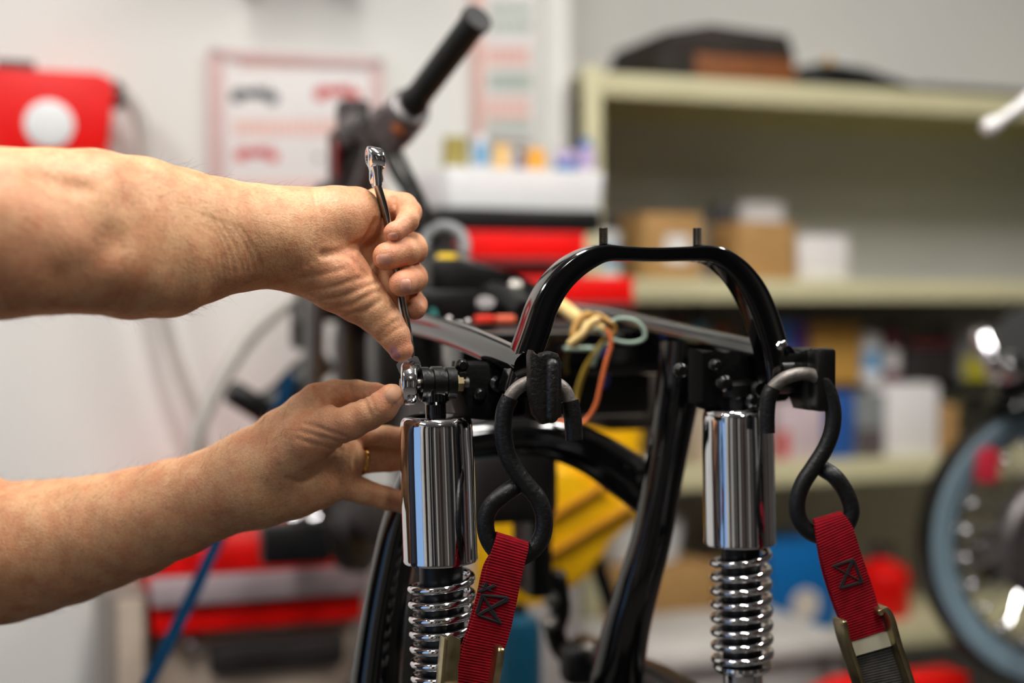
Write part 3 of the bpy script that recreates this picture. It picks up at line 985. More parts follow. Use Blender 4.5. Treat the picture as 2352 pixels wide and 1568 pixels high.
# hoop: flattened tube with studs
FH = -0.035
hp = [(1180, 905, .0125), (1192, 860, .0125), (1206, 815, .0125), (1224, 765, .0125), (1244, 705, .0122), (1272, 655, .0118), (1310, 616, .011), (1350, 592, .0095),
      (1385, 582, .0078), (1430, 583, .0066), (1500, 585, .0064), (1570, 583, .0066), (1615, 583, .0078), (1650, 594, .0096), (1690, 626, .0115),
      (1722, 670, .0128), (1745, 720, .0134), (1760, 765, .0136), (1773, 815, .0136), (1782, 880, .0136)]
sp = spline(hp, 5)
pts = [BK(x, y, FH) for x, y, r in sp]
kid(MB().tube(pts, [r for _, _, r in sp], 28, up=BV, r2=[0.0150] * len(sp), sq=3.6), 'seat_hoop', M_gloss, bike)
mb = MB()
for x, y in ((1372, 577), (1390, 574), (1606, 575), (1636, 580)):
    c = BK(x, y, FH)
    mb.lathe([(0.0085, -0.008), (0.0095, -0.003), (0.0085, 0.003), (0.005, 0.0055)], c, Z, 18)
kid(mb, 'weld_boss', M_gloss, bike)
for x in (1386, 1601):
    c0, c1 = BK(x, 573, FH), BK(x, 523, FH)
    L = (c1 - c0).length
    prof = [(0.0032, 0)]
    n = 13
    for i in range(n):
        h0 = L * (0.2 + 0.8 * i / n)
        prof += [(0.0037, h0), (0.0043, h0 + L * 0.8 / n * 0.5)]
    prof += [(0.0036, L)]
    kid(MB().lathe(prof, c0, Z, 18), 'threaded_stud', mat('dark_steel_thread', (72, 64, 56), 0.42, 0.9, var=0.3), bike)

# seat rails
lr = spline([(1212, 842, 1.272, .0135), (1150, 812, 1.33, .0135), (1080, 781, 1.405, .0135), (1010, 757, 1.49, .0135), (950, 741, 1.58, .0135), (905, 722, 1.7, .0135), (868, 690, 1.85, .0135), (845, 640, 2.05, .0135)], 5)
kid(MB().tube([P(x, y, d) for x, y, d, r in lr], .0135, 20), 'seat_rail', M_gloss, bike)
rr = spline([(1800, 824, 1.355, .0135), (1745, 812, 1.40, .0135), (1660, 793, 1.46, .0135), (1580, 775, 1.53, .0135), (1500, 757, 1.61, .0135), (1400, 735, 1.72, .0135), (1250, 712, 1.9, .0135)], 5)
kid(MB().tube([P(x, y, d) for x, y, d, r in rr], .0135, 20), 'seat_rail', M_gloss, bike)
# cross tray between the rails
c0, c1 = P(1030, 772, 1.62), P(1515, 760, 1.72)
mid = (c0 + c1) / 2
kid(MB().box(mid - Z * 0.022, ((c1 - c0).length, 0.12, 0.05), ax=(BU, BV, Z), bevel=0.006), 'cross_member', M_gloss, bike)
kid(MB().box(P(955, 830, 1.88), (.12, .1, .10), ax=(BU, BV, Z), bevel=.02, seg=3), 'filter_housing', M_plastic, bike)
kid(MB().box(P(1290, 850, 1.74), (0.2, 0.1, 0.11), ax=(BU, BV, Z), bevel=0.01), 'electrics_tray', M_satin, bike)
kid(MB().box(P(1440, 880, 1.95), (0.13, 0.14, 0.12), ax=(BU, BV, Z), bevel=0.02, seg=3), 'air_box', mat('brown_black_plastic', (52, 46, 40), 0.6), bike)
# gussets under the rail ends
gp = [BK(x, y, 0.03) for x, y in ((1050, 830), (1120, 830), (1215, 860), (1235, 905), (1195, 950), (1120, 962), (1060, 958), (1040, 900))]


def plate_from(pts, th, n, bevel=0.003):
    o = pts[0]
    ax = (pts[1] - o).normalized()
    n = (n - ax * n.dot(ax)).normalized()
    ay = n.cross(ax).normalized()
    return MB().prism([((p - o).dot(ax), (p - o).dot(ay)) for p in pts], o, ax, ay, n, th, bevel=bevel)


kid(plate_from(gp, 0.05, BV, 0.008), 'left_gusset', M_matte, bike)
gp = [BK(x, y, 0.02) for x, y in ((1590, 800), (1620, 804), (1700, 817), (1800, 834), (1826, 880), (1796, 920), (1730, 926), (1650, 930), (1615, 940), (1590, 925))]
kid(plate_from(gp, 0.04, BV, 0.012), 'right_gusset', M_matte, bike)
for x, y, f, r in ((1058, 838, 0.004, .006), (1058, 862, 0.004, .0055), (1140, 880, 0.004, .008), (1100, 905, 0.004, .006), (1165, 925, 0.004, .007)):
    kid(MB().lathe([(r, 0), (r, .006), (r * .6, .009)], BK(x, y, f), -BV, 12), 'bolt', M_satin, bike)

for x, y, f, r in ((1735, 893, -0.012, .008), (1722, 920, -0.012, .007), (1660, 880, -0.01, .008), (1640, 838, -0.01, .006), (1560, 850, -0.01, .007)):
    kid(MB().lathe([(r, 0), (r, .006), (r * .6, .009)], BK(x, y, f), -BV, 12), 'bolt', M_satin, bike)

# main tubes
dt = spline([(1568, 790, 1.50, .021), (1556, 900, 1.495, .021), (1540, 1000, 1.49, .0195), (1520, 1110, 1.485, .0185), (1498, 1230, 1.48, .0185), (1470, 1330, 1.48, .02),
             (1442, 1430, 1.49, .022), (1424, 1520, 1.50, .024), (1412, 1600, 1.51, .026), (1400, 1800, 1.52, .026), (1395, 2080, 1.53, .026)], 5)
kid(MB().tube([P(x, y, d) for x, y, d, r in dt], [r * 1.13 for *_, r in dt], 20), 'down_tube', M_gloss, bike)
dt = spline([(1010, 960, 1.43, .018), (965, 1090, 1.425, .018), (925, 1200, 1.42, .018), (902, 1300, 1.42, .019), (882, 1410, 1.42, .02), (868, 1520, 1.42, .022), (862, 1600, 1.42, .023), (860, 1800, 1.43, .024), (862, 2180, 1.44, .024)], 5)
kid(MB().tube([P(x, y, d) for x, y, d, r in dt], [r * 1.13 for *_, r in dt], 20), 'down_tube', M_gloss, bike)
ar = spline([(1060, 1010, 1.52, .022), (1180, 1000, 1.53, .022), (1270, 1006, 1.55, .023), (1360, 1040, 1.57, .025), (1430, 1085, 1.58, .027), (1500, 1135, 1.58, .028)], 5)
kid(MB().tube([P(x, y, d) for x, y, d, r in ar], [r for *_, r in ar], 20), 'arched_cross_tube', M_gloss, bike)
for x, y in ((1475, 1075), (1478, 1098)):
    kid(MB().lathe([(.008, 0), (.008, .006), (.005, .01)], P(x, y, 1.545), Vector((0, -1, 0.3)), 14), 'bolt', M_satin, bike)

# engine lump and small machinery behind the left shock
kid(MB().box(P(1150, 1100, 1.78), (0.12, 0.12, 0.1), ax=(BU, BV, Z), bevel=0.02, seg=3), 'carburettor_body', M_charcoal, bike)
kid(MB().lathe([(.03, -.06), (.036, -.055), (.036, .05), (.028, .06)], P(1140, 1040, 1.76), BU, 24), 'intake_stub', M_darkalu, bike)
kid(MB().box(P(1222, 1180, 1.8), (0.03, 0.08, 0.2), ax=(BU, BV, Z), bevel=0.006), 'bracket_post', M_satin, bike)
# foot lever with bright bolts at the bottom
lv = spline([(1280, 1330, 1.85), (1288, 1400, 1.85), (1275, 1450, 1.85), (1300, 1500, 1.85), (1360, 1520, 1.83)], 5)
kid(MB().tube([P(*q) for q in lv], .014, 14, roundcap=True), 'foot_lever', M_satin, bike)
kid(MB().box(P(1350, 1520, 1.80), (0.07, 0.04, 0.055), ax=(BU, BV, Z), bevel=0.014, seg=3), 'foot_peg', M_rubber, bike)
for x, y, r in ((1266, 1378, .010), (1262, 1432, .011), (1352, 1490, .010)):
    kid(MB().lathe([(r, 0), (r, .006), (r * .5, .012)], P(x, y, 1.77 if x > 1300 else 1.83), Vector((0, -1, 0.6)), 14), 'bolt', M_steel, bike)



# lug brackets at the hoop feet
def lug(x0, x1, y0, y1, f, notch):
    a, b = BK(x0, (y0 + y1) / 2, f), BK(x1, (y0 + y1) / 2, f)
    zt, zb = BK((x0 + x1) / 2, y0, f).z, BK((x0 + x1) / 2, y1, f).z
    c = (a + b) / 2
    c.z = 0
    w = (b - a).length
    h = zt - zb
    mb = MB()
    pl = [(-.022, 0.012), (-.022, h * .93), (-.012, h), (-.006, h * .93), (.0, h * .9), (.006, h * .95), (.016, h), (.03, h * .98), (.034, h * .3), (.02, 0.0), (-.01, 0)]
    # side plate: outline in the (forwards, up) plane, thin along the motorcycle's width
    mb.prism([(p, q) for p, q in pl], c + Z * zb, BV, Z, BU, w, bevel=0.002)
    if not notch:
        mb.box(c + Z * (zb + h * .5) - BV * .018, (w * 1.02, .024, h * 1.0), ax=(BU, BV, Z), bevel=.0035)
        return mb
    mb.tube([c + Z * (zb + h * .02) - BV * .022, c + Z * (zb + h * .88) - BV * .022], w * .52, 16, roundcap=True, up=BU, r2=w * .5, sq=3.2)
    return mb


FL = -0.077
lp = [(1213, 815), (1217, 803), (1222, 806), (1224, 817), (1230, 824), (1238, 822), (1241, 811), (1260, 806), (1277, 812), (1285, 832), (1285, 955), (1264, 968), (1242, 973), (1224, 952), (1214, 905)]
kid(plate_from([BK(x, y, FL) for x, y in lp], .014, BV, .0018), 'hook_lug', M_rough, bike)
kid(MB().tube([BK(1268, 838, FL - .008), BK(1267, 956, FL - .008)], .0058, 16, roundcap=True, up=BV, r2=.006), 'lug_rib', M_rough, bike)
kid(MB().prism([(-.02, -.034), (.02, -.034), (.022, .02), (-.02, .024)], BK(1240, 880, -.02), BV, Z, BU, .018, bevel=.003), 'lug_web', M_matte, bike)
kid(lug(1844, 1884, 798, 940, -0.052, 0), 'hook_lug', M_satin, bike)
a = BK(1822, 858, -0.035)
mb = MB().tube([a - BU * .02, a + BU * .02], .019, 24)
mb.box(a - BU * .002 + Z * .012, (0.05, .03, .02), ax=(BU, BV, Z), bevel=.004)
kid(mb, 'lug_boss', M_satin, bike)
c = BK(1792, 797, FH - 0.012)
kid(MB().lathe([(.006, 0), (.0065, .004), (.004, .007)], c, Z - BV * .6, 14), 'cap_nut', M_chrome, bike)


# ------------------------------------------------------------------ shock absorbers
def shock(xt, yt, xb, yb, xe, ye, Y, rc, pitch, rs, nturn, label, eye, gap):
    top, bot = P(xt, yt, Y), P(xb, yb, Y + 0.004)
    ax = (top - bot).normalized()
    L = (top - bot).length
    sh_ = kid(MB().lathe([(rc * .5, L), (rc * .8, L), (rc * .86, L - .0008), (rc * .91, L - .0024), (rc * .95, L - .005), (rc * .97, L - .0085), (rc * .978, L - .013), (rc * .98, L - .02), (rc, L - .04), (rc * 1.0, .004), (rc * 1.012, .002), (rc * 1.0, 0), (rc * .9, -.001), (rc * .88, .03)], bot, ax, 64), 'shock_absorber', M_chrome, bike)
    sh_['label'] = label
    # upper mount
    if eye:
        e = P(xe, ye, Y)
        xs_ = [-.0165, -.016, -.0085, -.008, -.0055, -.005, .0045, .005, .0075, .008, .0165, .017]
        mb = MB().tube([e + BU * q for q in xs_], [.0125, .0152, .0152, .0132, .0132, .0156, .0156, .0132, .0132, .0152, .0152, .0125], 32)
        kid(mb, 'mount_eye', M_satin, sh_)
        kid(MB().tube([e - BU * .034, e + BU * .03], .005, 14), 'mount_bolt', M_steel, sh_)
        kid(MB().lathe([(.0085, 0), (.0085, .006), (.006, .008)], e + BU * .018, BU, 6), 'mount_nut', M_zinc, sh_)
        kid(MB().lathe([(.0095, -.002), (.0095, .012), (.013, .015), (.0125, .03)], bot + ax * (L - .001), ax, 24), 'mount_neck', M_gloss, sh_)
    else:
        kid(MB().lathe([(.0105, -.002), (.012, .01), (.018, .013), (.018, .024), (.012, .028)], bot + ax * (L - .001), ax, 24), 'mount_neck', M_satin, sh_)
    # spring
    n = nturn * 28
    u = BU
    u = (u - ax * u.dot(ax)).normalized()
    v = ax.cross(u)
    pts = []
    for i in range(n + 1):
        th = -2 * math.pi * i / 28 + 2.2
        h = gap - (pitch * 1.25 * i / 28 if i < 28 else pitch * 1.25 + pitch * (i - 28) / 28)
        pts.append(bot + ax * h + (u * math.cos(th) + v * math.sin(th)) * rs)
    kid(MB().tube(pts, .0040, 12), 'coil_spring', M_chrome, sh_)
    zlow = gap - pitch * (nturn + .25)
    kid(MB().lathe([(rs - .008, .02), (rs - .0075, zlow - .004), (rs - .012, zlow - .006)], bot, ax, 32), 'damper_body', M_plastic, sh_)
    kid(MB().lathe([(rs * 1.05, zlow - .003), (rs * 1.08, zlow - .006), (rs * 1.0, zlow - .010), (rs * .72, zlow - .012), (rs * .72, zlow - .05), (rs * .62, zlow - .056), (rs * .4, zlow - .06)], bot, ax, 40), 'spring_seat', M_chrome, sh_)
    lo = bot + ax * (zlow - .075)
    kid(MB().tube([lo - BU * .018, lo + BU * .018], .017, 20), 'lower_eye', M_satin, sh_)
    return sh_, bot + ax * (zlow - .075)


_, lo1 = shock(1001, 955, 1012, 1287, 1003, 880, 1.300, .0342, .0138, .0280, 10, 'left chrome shock absorber being unbolted', True, -.010)
_, lo2 = shock(1694, 935, 1700, 1246, 1696, 890, 1.394, .0352, .0137, .0272, 8, 'right chrome shock absorber', False, -.004)
# swing arm under the shocks, out of the picture
kid(MB().tube([lo1 + BU * .0, lo1 + BV * .2, lo1 + BV * .45 - Z * .02], .02, 14), 'swing_arm', M_satin, bike)
kid(MB().tube([lo2 + BU * .0, lo2 + BV * .2, lo2 + BV * .45 - Z * .02], .02, 14), 'swing_arm', M_satin, bike)
kid(MB().box(B(0, .3, LZ + .06), (.34, .5, .12), ax=(BU, BV, Z), bevel=.02), 'engine_cradle', M_satin, bike)

# ------------------------------------------------------------------ front of the motorcycle
kid(MB().tube([P(722, 640, 2.28), P(720, 920, 2.28), P(718, 1130, 2.3)], .0175, 20), 'fork_tube', M_steel, bike)
kid(MB().tube([P(792, 640, 2.36), P(788, 920, 2.36), P(786, 1130, 2.38)], .0135, 20), 'fork_tube', M_steel, bike)
kid(MB().box(P(800, 700, 2.36), (.17, .10, .055), ax=(BU, BV, Z), bevel=.01), 'lower_yoke', M_plastic, bike)
kid(MB().box(P(690, 735, 2.4), (.03, .05, .10), ax=(BU, BV, Z), bevel=.01), 'lamp_bracket', M_plastic, bike)
for x, d in ((722, 2.3), (796, 2.37)):
    q = P(x, 1090, d)
    kid(MB().lathe([(.018, -.075), (.026, -.07), (.027, .02), (.022, .06), (.02, .065)], q, Z, 24), 'fork_leg', M_charcoal, bike)
kid(MB().tube([P(690, 1195, 2.32), P(880, 1225, 2.36)], .014, 16), 'front_axle', M_darkalu, bike)
kid(MB().lathe([(.03, -.03), (.062, -.026), (.07, -.01), (.07, .016), (.03, .03)], P(822, 1215, 2.30), BU * .8 - BV * .6, 32), 'front_hub', M_charcoal, bike)
kid(MB().lathe([(.02, -.03), (.04, -.026), (.045, .01), (.02, .02)], P(868, 1185, 2.24), BU * .5 - BV * .9, 28), 'speedometer_drive', M_darkalu, bike)
kid(MB().box(P(676, 1245, 2.2), (.105, .05, .062), ax=(BU, BV, Z), bevel=.006), 'axle_block', M_plastic, bike)
for x in (672, 722):
    kid(MB().lathe([(.004, 0), (.011, .002), (.011, .008), (.006, .012)], P(x, 1192, 2.18), Z - BV * .8, 16), 'bolt', M_chrome, bike)
hd = P(850, 850, 2.42)
kid(MB().lathe([(.03, -.12), (.05, -.1), (.062, -.03), (.065, .05), (.05, .12), (.03, .16)], hd, Z, 28), 'steering_head', M_plastic, bike)
kid(MB().lathe([(.006, -.03), (.016, -.022), (.02, 0), (.016, .022), (.006, .03)], P(876, 838, 2.26), Z, 20), 'indicator_lens', M_orange, bike)
# left bar end with grip hanging low
g0, g1 = P(528, 896, 2.24), P(640, 966, 2.28)
kid(MB().tube([g0, g0 + (g1 - g0) * .05, g0 + (g1 - g0) * .95, g1], [.017, .0195, .0205, .019], 22), 'handlebar_grip', M_rubber, bike)
lb = spline([(600, 945, 2.29), (650, 910, 2.31), (690, 868, 2.33), (740, 830, 2.36)], 5)
kid(MB().tube([P(*q) for q in lb], [.026] * len(lb), 18), 'clip_on_bar', M_plastic, bike)
# upright bar with switch block and right grip
g0, g1 = P(948, 238, 1.92), P(1098, 40, 1.80)
gg = MB()
n = 22
gpts, gr = [], []
for i in range(n + 1):
    gpts.append(g0 + (g1 - g0) * (i / n))
    gr.append(.0178 + (.0007 if i % 2 else 0) + (.0032 if i < 2 else 0) + (.0022 if i > n - 2 else 0))
gg.tube(gpts, gr, 24)
kid(gg, 'handlebar_grip', M_rubber, bike)
gd = (g1 - g0).normalized()
kid(MB().lathe([(.027, -.004), (.029, .0), (.029, .010), (.022, .014)], g0 - gd * .016, gd, 28), 'grip_collar', M_alu, bike)
sd = gd.cross(Vector((0, 1, 0))).normalized()
kid(MB().box(g0 - gd * .045, (.056, .05, .06), ax=(sd, gd.cross(sd), gd), bevel=.008, seg=3), 'switch_block', mat('weathered_aluminium', (108, 98, 98), 0.55, 0.3, var=.25), bike)
kid(MB().box(g0 - gd * .07 + sd * .024, (.03, .04, .03), ax=(sd, gd.cross(sd), gd), bevel=.006), 'cable_boss', M_darkalu, bike)
kid(MB().lathe([(.012, 0), (.012, .006), (.007, .01)], g0 - gd * .047 - sd * .01 - Vector((0, .026, 0)), Vector((-.3, -1, .1)), 16), 'rusty_screw', mat('rusty_steel', (150, 82, 40), 0.6, 0.3), bike)
cl = spline([(905, 300, 1.97), (870, 300, 2.05), (835, 300, 2.14), (800, 310, 2.2)], 4)
kid(MB().tube([P(*q) for q in cl], [.02, .02, .02, .02] + [.023] * (len(cl) - 4), 18), 'handlebar_tube', M_darkalu, bike)
kid(MB().lathe([(.016, -.02), (.024, -.016), (.024, .016), (.016, .02)], P(812, 302, 2.14), Vector((.2, -1, .15)), 20), 'bar_clamp', M_darkalu, bike)
kid(MB().box(P(810, 258, 2.2), (.045, .05, .035), ax=(BU, BV, Z), bevel=.006), 'clamp_cap', M_charcoal, bike)
kid(MB().box(P(800, 290, 2.26), (.03, .05, .07), ax=(BU, BV, Z), bevel=.006), 'clamp_riser', M_plastic, bike)
kid(MB().prism([(-.035, -.07), (.03, -.07), (.045, .03), (.02, .06), (-.035, .05)], P(810, 378, 2.24), BU, Z, BV, .06, bevel=.008), 'upper_yoke', M_darkalu, bike)
kid(MB().box(P(771, 366, 2.2), (.006, .03, .06), ax=(BU, BV, Z), bevel=.002), 'red_piece', mat('dark_red_plastic', (130, 10, 12), 0.4), bike)
cp = spline([(862, 310, 2.08), (850, 360, 2.1), (828, 420, 2.15), (800, 500, 2.22), (770, 640, 2.28)], 5)
kid(MB().tube([P(*q) for q in cp], .012, 14), 'upper_fork_tube', M_alu, bike)
cp = spline([(880, 330, 2.02), (905, 390, 2.0), (935, 440, 2.0), (955, 500, 1.99), (965, 560, 2.0), (960, 640, 2.02)], 5)
kid(MB().tube([P(*q) for q in cp], .0085, 12), 'control_cable', M_plastic, bike)
cp = spline([(905, 330, 1.98), (930, 380, 1.98), (955, 430, 1.98), (985, 500, 1.99), (1000, 560, 2.0)], 5)
kid(MB().tube([P(*q) for q in cp], .006, 12), 'control_cable', M_plastic, bike)
cp = spline([(770, 440, 2.25), (740, 430, 2.25), (720, 470, 2.25), (712, 560, 2.27)], 5)
kid(MB().tube([P(*q) for q in cp], .008, 12), 'control_cable', M_plastic, bike)
# frame backbone with electrics
bbp = spline([(850, 620, 2.3, .03), (930, 640, 2.15, .032), (1040, 672, 1.95, .03), (1150, 690, 1.82, .022), (1210, 720, 1.75, .018)], 5)
kid(MB().tube([P(x, y, d) for x, y, d, r in bbp], [r for *_, r in bbp], 20), 'backbone', M_plastic, bike)
kid(MB().lathe([(.036, -.06), (.04, -.05), (.038, -.01), (.03, .012), (.016, .022), (.004, .025)], P(1018, 600, 1.97), Z * .9 - Vector((0, .2, -.0)), 28), 'ignition_body', M_plastic, bike)
kid(MB().torus(P(1020, 566, 1.985), Z * .3 - Vector((0, 1, 0)), .029, .0085, 32, 12), 'clamp_ring', mat('silver_paint', (142, 144, 146), 0.45), bike)
kid(MB().box(P(1028, 596, 1.92), (.030, .012, .016), ax=(BU, BV, Z), bevel=.004), 'yellow_cap', mat('yellow_cap_plastic', (248, 206, 24), 0.4), bike)
a, b_ = P(1060, 590, 1.92), P(1092, 625, 1.90)
kid(MB().tube([a, b_], .008, 12, roundcap=True), 'adjuster_screw', M_steel, bike)
kid(MB().prism([(-.09, -.018), (.06, -.018), (.066, .0), (.02, .018), (-.05, .036), (-.09, .036)], P(1120, 660, 1.88), BU, Z, BV, .10, bevel=.005), 'battery_strap', M_satin, bike)
kid(MB().lathe([(.008, -.010), (.010, -.007), (.010, .008), (.006, .011)], P(1182, 662, 1.80), Vector((.4, -1, .5)), 18), 'bright_plug', M_steel, bike)
kid(MB().box(P(1080, 705, 1.86), (.2, .08, .05), ax=(BU, BV, Z), bevel=.008), 'electrics_bay', M_satin, bike)
kid(MB().lathe([(.005, -.005), (.012, -.005), (.012, .005), (.005, .005)], P(1115, 700, 1.77), Vector((.1, -1, 1.2)), 20), 'washer', M_alu, bike)
for x, mm, nm in ((1112, mat('red_connector', (225, 50, 30), 0.45), 'connector'), (1160, mat('coral_connector', (226, 104, 74), 0.45), 'connector')):
    kid(MB().box(P(x, 733, 1.70), (.022, .02, .010), ax=(BU, BV, Z), bevel=.003), nm, mm, bike)
for x, y, r in ((1055, 752, .006), (1075, 745, .005), (1032, 738, .005), (1060, 765, .0055)):
    kid(MB().lathe([(r, 0), (r, .005), (r * .5, .008)], P(x, y, 1.60), Vector((0, -1, .8)), 12), 'bolt', M_alu, bike)



def wire(name, pts, r, m, n=8, parent=bike):
    return kid(MB().tube([P(*q) for q in spline(pts, n)], r, 10, roundcap=True), name, m, parent)


wire('wire', [(1015, 590, 1.93), (1000, 625, 1.9), (1002, 660, 1.86), (992, 700, 1.82), (1000, 740, 1.78)], .0045, M_wireteal)
# cream wrapped bundle and single wires hanging from the frame
wire('wire_bundle', [(1270, 690, 1.72), (1295, 705, 1.70), (1325, 728, 1.66), (1350, 742, 1.62), (1385, 752, 1.58)], .008, M_wirecream)
wire('wire_bundle', [(1312, 788, 1.555), (1335, 770, 1.55), (1355, 745, 1.55), (1380, 732, 1.55), (1400, 748, 1.555), (1390, 765, 1.56)], .0048, M_wirecream)
wire('wire_bundle', [(1322, 790, 1.56), (1318, 762, 1.565), (1330, 735, 1.57), (1350, 722, 1.575), (1362, 740, 1.57)], .0045, mat('amber_wire', (166, 122, 50), 0.5))
wire('wire', [(1345, 728, 1.56), (1372, 722, 1.55), (1396, 738, 1.545), (1412, 752, 1.55), (1404, 772, 1.55)], .0028, mat('amber_wire', (166, 122, 50), 0.5))
wire('wire', [(1388, 790, 1.56), (1372, 815, 1.57), (1362, 838, 1.575)], .0026, M_wiregreen)
wire('wire', [(1385, 800, 1.62), (1392, 840, 1.64), (1388, 880, 1.66)], .006, mat('violet_blue_wire', (70, 80, 190), .5))
wire('wire', [(1392, 745, 1.55), (1420, 732, 1.55), (1455, 735, 1.55), (1478, 755, 1.55), (1478, 778, 1.55), (1450, 787, 1.55), (1415, 782, 1.55), (1385, 765, 1.555), (1368, 755, 1.56)], .0022, M_wiregreen)
wire('wire', [(1395, 760, 1.54), (1403, 790, 1.54), (1392, 830, 1.54), (1380, 880, 1.54), (1368, 930, 1.54), (1345, 965, 1.54), (1315, 975, 1.53), (1280, 965, 1.53)], .0025, M_wireorange)
wire('wire', [(1400, 765, 1.56), (1375, 800, 1.57), (1350, 835, 1.58), (1335, 870, 1.59), (1325, 905, 1.6), (1318, 930, 1.6)], .0034, M_wireyellow)
wire('wire', [(1300, 800, 1.6), (1370, 800, 1.6), (1400, 790, 1.57)], .003, M_wiregreen)

# ------------------------------------------------------------------ tie-down straps with hooks
def hook(pts, Y, rads, parent, bare):
    sp_ = spline([(x, y, d) for x, y, d in pts], 5)
    n = len(sp_)
    pp = [P(*q) for q in sp_]
    lo, hi = bare
    return pp, n


def tie_down(label, coat_a, bare, coat_b, rb, rc, rows, stitch, group):
    base = P(*rows[-1][0:3])
    td = thing('tie_down_strap', label, 'strap', base, group)
    sp_ = lambda q: [P(*a) for a in spline(q, 6)]
    hk = kid(MB().tube(sp_(coat_a), rc, 18), 'hook', M_rubber, td)
    hk['label'] = 'black rubber coated hook'
    kid(MB().tube(sp_(bare), rb, 18), 'bare_hook_section', M_greysteel, hk)
    kid(MB().tube(sp_(coat_b), rc, 18, roundcap=False), 'hook_tip', M_rubber, hk)
    return td


# left strap: bare steel over the lug, coated S below, tip on the right
YL = 1.262
f_ = lambda *xy: [(x, y, YL) for x, y in xy]
hookA = f_((1172, 912), (1160, 940), (1156, 975), (1158, 1012), (1168, 1050), (1188, 1086), (1212, 1116), (1236, 1146), (1249, 1185), (1246, 1228), (1224, 1262), (1188, 1280), (1150, 1272), (1124, 1242), (1115, 1202), (1127, 1163), (1158, 1134))
hookA += [(1188, 1114, YL + .006), (1205, 1098, YL + .012)]
bareA = f_((1166, 922), (1180, 900), (1200, 884), (1223, 876), (1250, 874), (1277, 880), (1298, 897), (1309, 922))
tipA = f_((1309, 920), (1311, 930), (1316, 965), (1319, 1010))
td = tie_down('red tie-down strap with black S-hook on the left lug, crossing the left spring', hookA, bareA, tipA, .0062, .0080,
              [(1090, 1560, YL)], None, 'red tie-down straps')


def strap_rows(edge, Y, n=(0, -1, 0), k=6):
    """edge rows (lx, ly, rx, ry, depth)"""
    out = []
    for lx, ly, rx, ry, d in spline(edge, k):
        out.append((P(lx, ly, d), P(rx, ry, d), Vector(n)))
    return out


NV = (BV * -1 + Z * .05)
kid(MB().strip(strap_rows([(1150, 1275, 1196, 1283, YL + .014), (1142, 1250, 1204, 1266, YL + .012), (1138, 1228, 1209, 1250, YL + .004), (1141, 1221, 1212, 1243, YL - .006), (1138, 1240, 1212, 1262, YL - .012), (1118, 1300, 1198, 1320, YL - .014),
                           (1102, 1370, 1184, 1390, YL - .014), (1080, 1440, 1168, 1460, YL - .014), (1060, 1500, 1148, 1516, YL - .014), (1042, 1556, 1126, 1572, YL - .014), (1020, 1620, 1108, 1640, YL - .014)], YL, NV), .0028), 'webbing', M_redweb, td)
kid(MB().strip(strap_rows([(1132, 1262, 1180, 1275, YL - .006), (1110, 1300, 1175, 1318, YL - .008), (1094, 1370, 1170, 1390, YL - .008), (1074, 1440, 1150, 1460, YL - .008), (1054, 1500, 1130, 1516, YL - .008), (1036, 1556, 1120, 1572, YL - .008)], YL, NV), .0024), 'webbing_tail', M_redweb, td)


def stitches(segs, Y, parent, r=.0011):
    mb = MB()
    for a, b in segs:
        for dx in (-1.6, 1.6):
            mb.tube([P(a[0] + dx, a[1] + dx * .6, Y), P(b[0] + dx, b[1] + dx * .6, Y)], r, 6)
    return kid(mb, 'stitching', M_thread, parent)


YS = YL - .0158
stitches([((1108, 1366), (1166, 1372)), ((1166, 1372), (1152, 1385)), ((1166, 1374), (1098, 1412)), ((1108, 1366), (1148, 1428)), ((1098, 1412), (1150, 1430)), ((1096, 1406), (1108, 1368)),
          ((1150, 1430), (1124, 1402)), ((1100, 1358), (1138, 1344)), ((1104, 1345), (1128, 1356)), ((1112, 1352), (1118, 1338)), ((1120, 1400), (1166, 1378))], YS, td)
# ratchet buckle of the left strap
mb = MB()
mb.prism([(-.012, -.06), (.008, -.06), (.011, .014), (.002, .019), (-.006, .016)], P(1030, 1506, YL - .016), BU, Z, BV, .004, bevel=.001)
mb.prism([(-.012, -.06), (-.0085, -.06), (-.0015, .016), (-.005, .018)], P(1028, 1506, YL - .024), BU, Z, BV, .016, bevel=.001)
bk = kid(mb, 'buckle', M_zinc, td)
mb = MB().tube([P(1146, 1490, YL - .02), P(1140, 1530, YL - .02), P(1128, 1600, YL - .02)], .0035, 12, up=BV, r2=.008, sq=4, roundcap=True)
kid(mb, 'buckle_arm', M_zinc, bk)
kid(MB().tube([P(1014, 1578, YL - .022), P(1138, 1592, YL - .022)], .004, 12), 'buckle_pin', M_steel, bk)

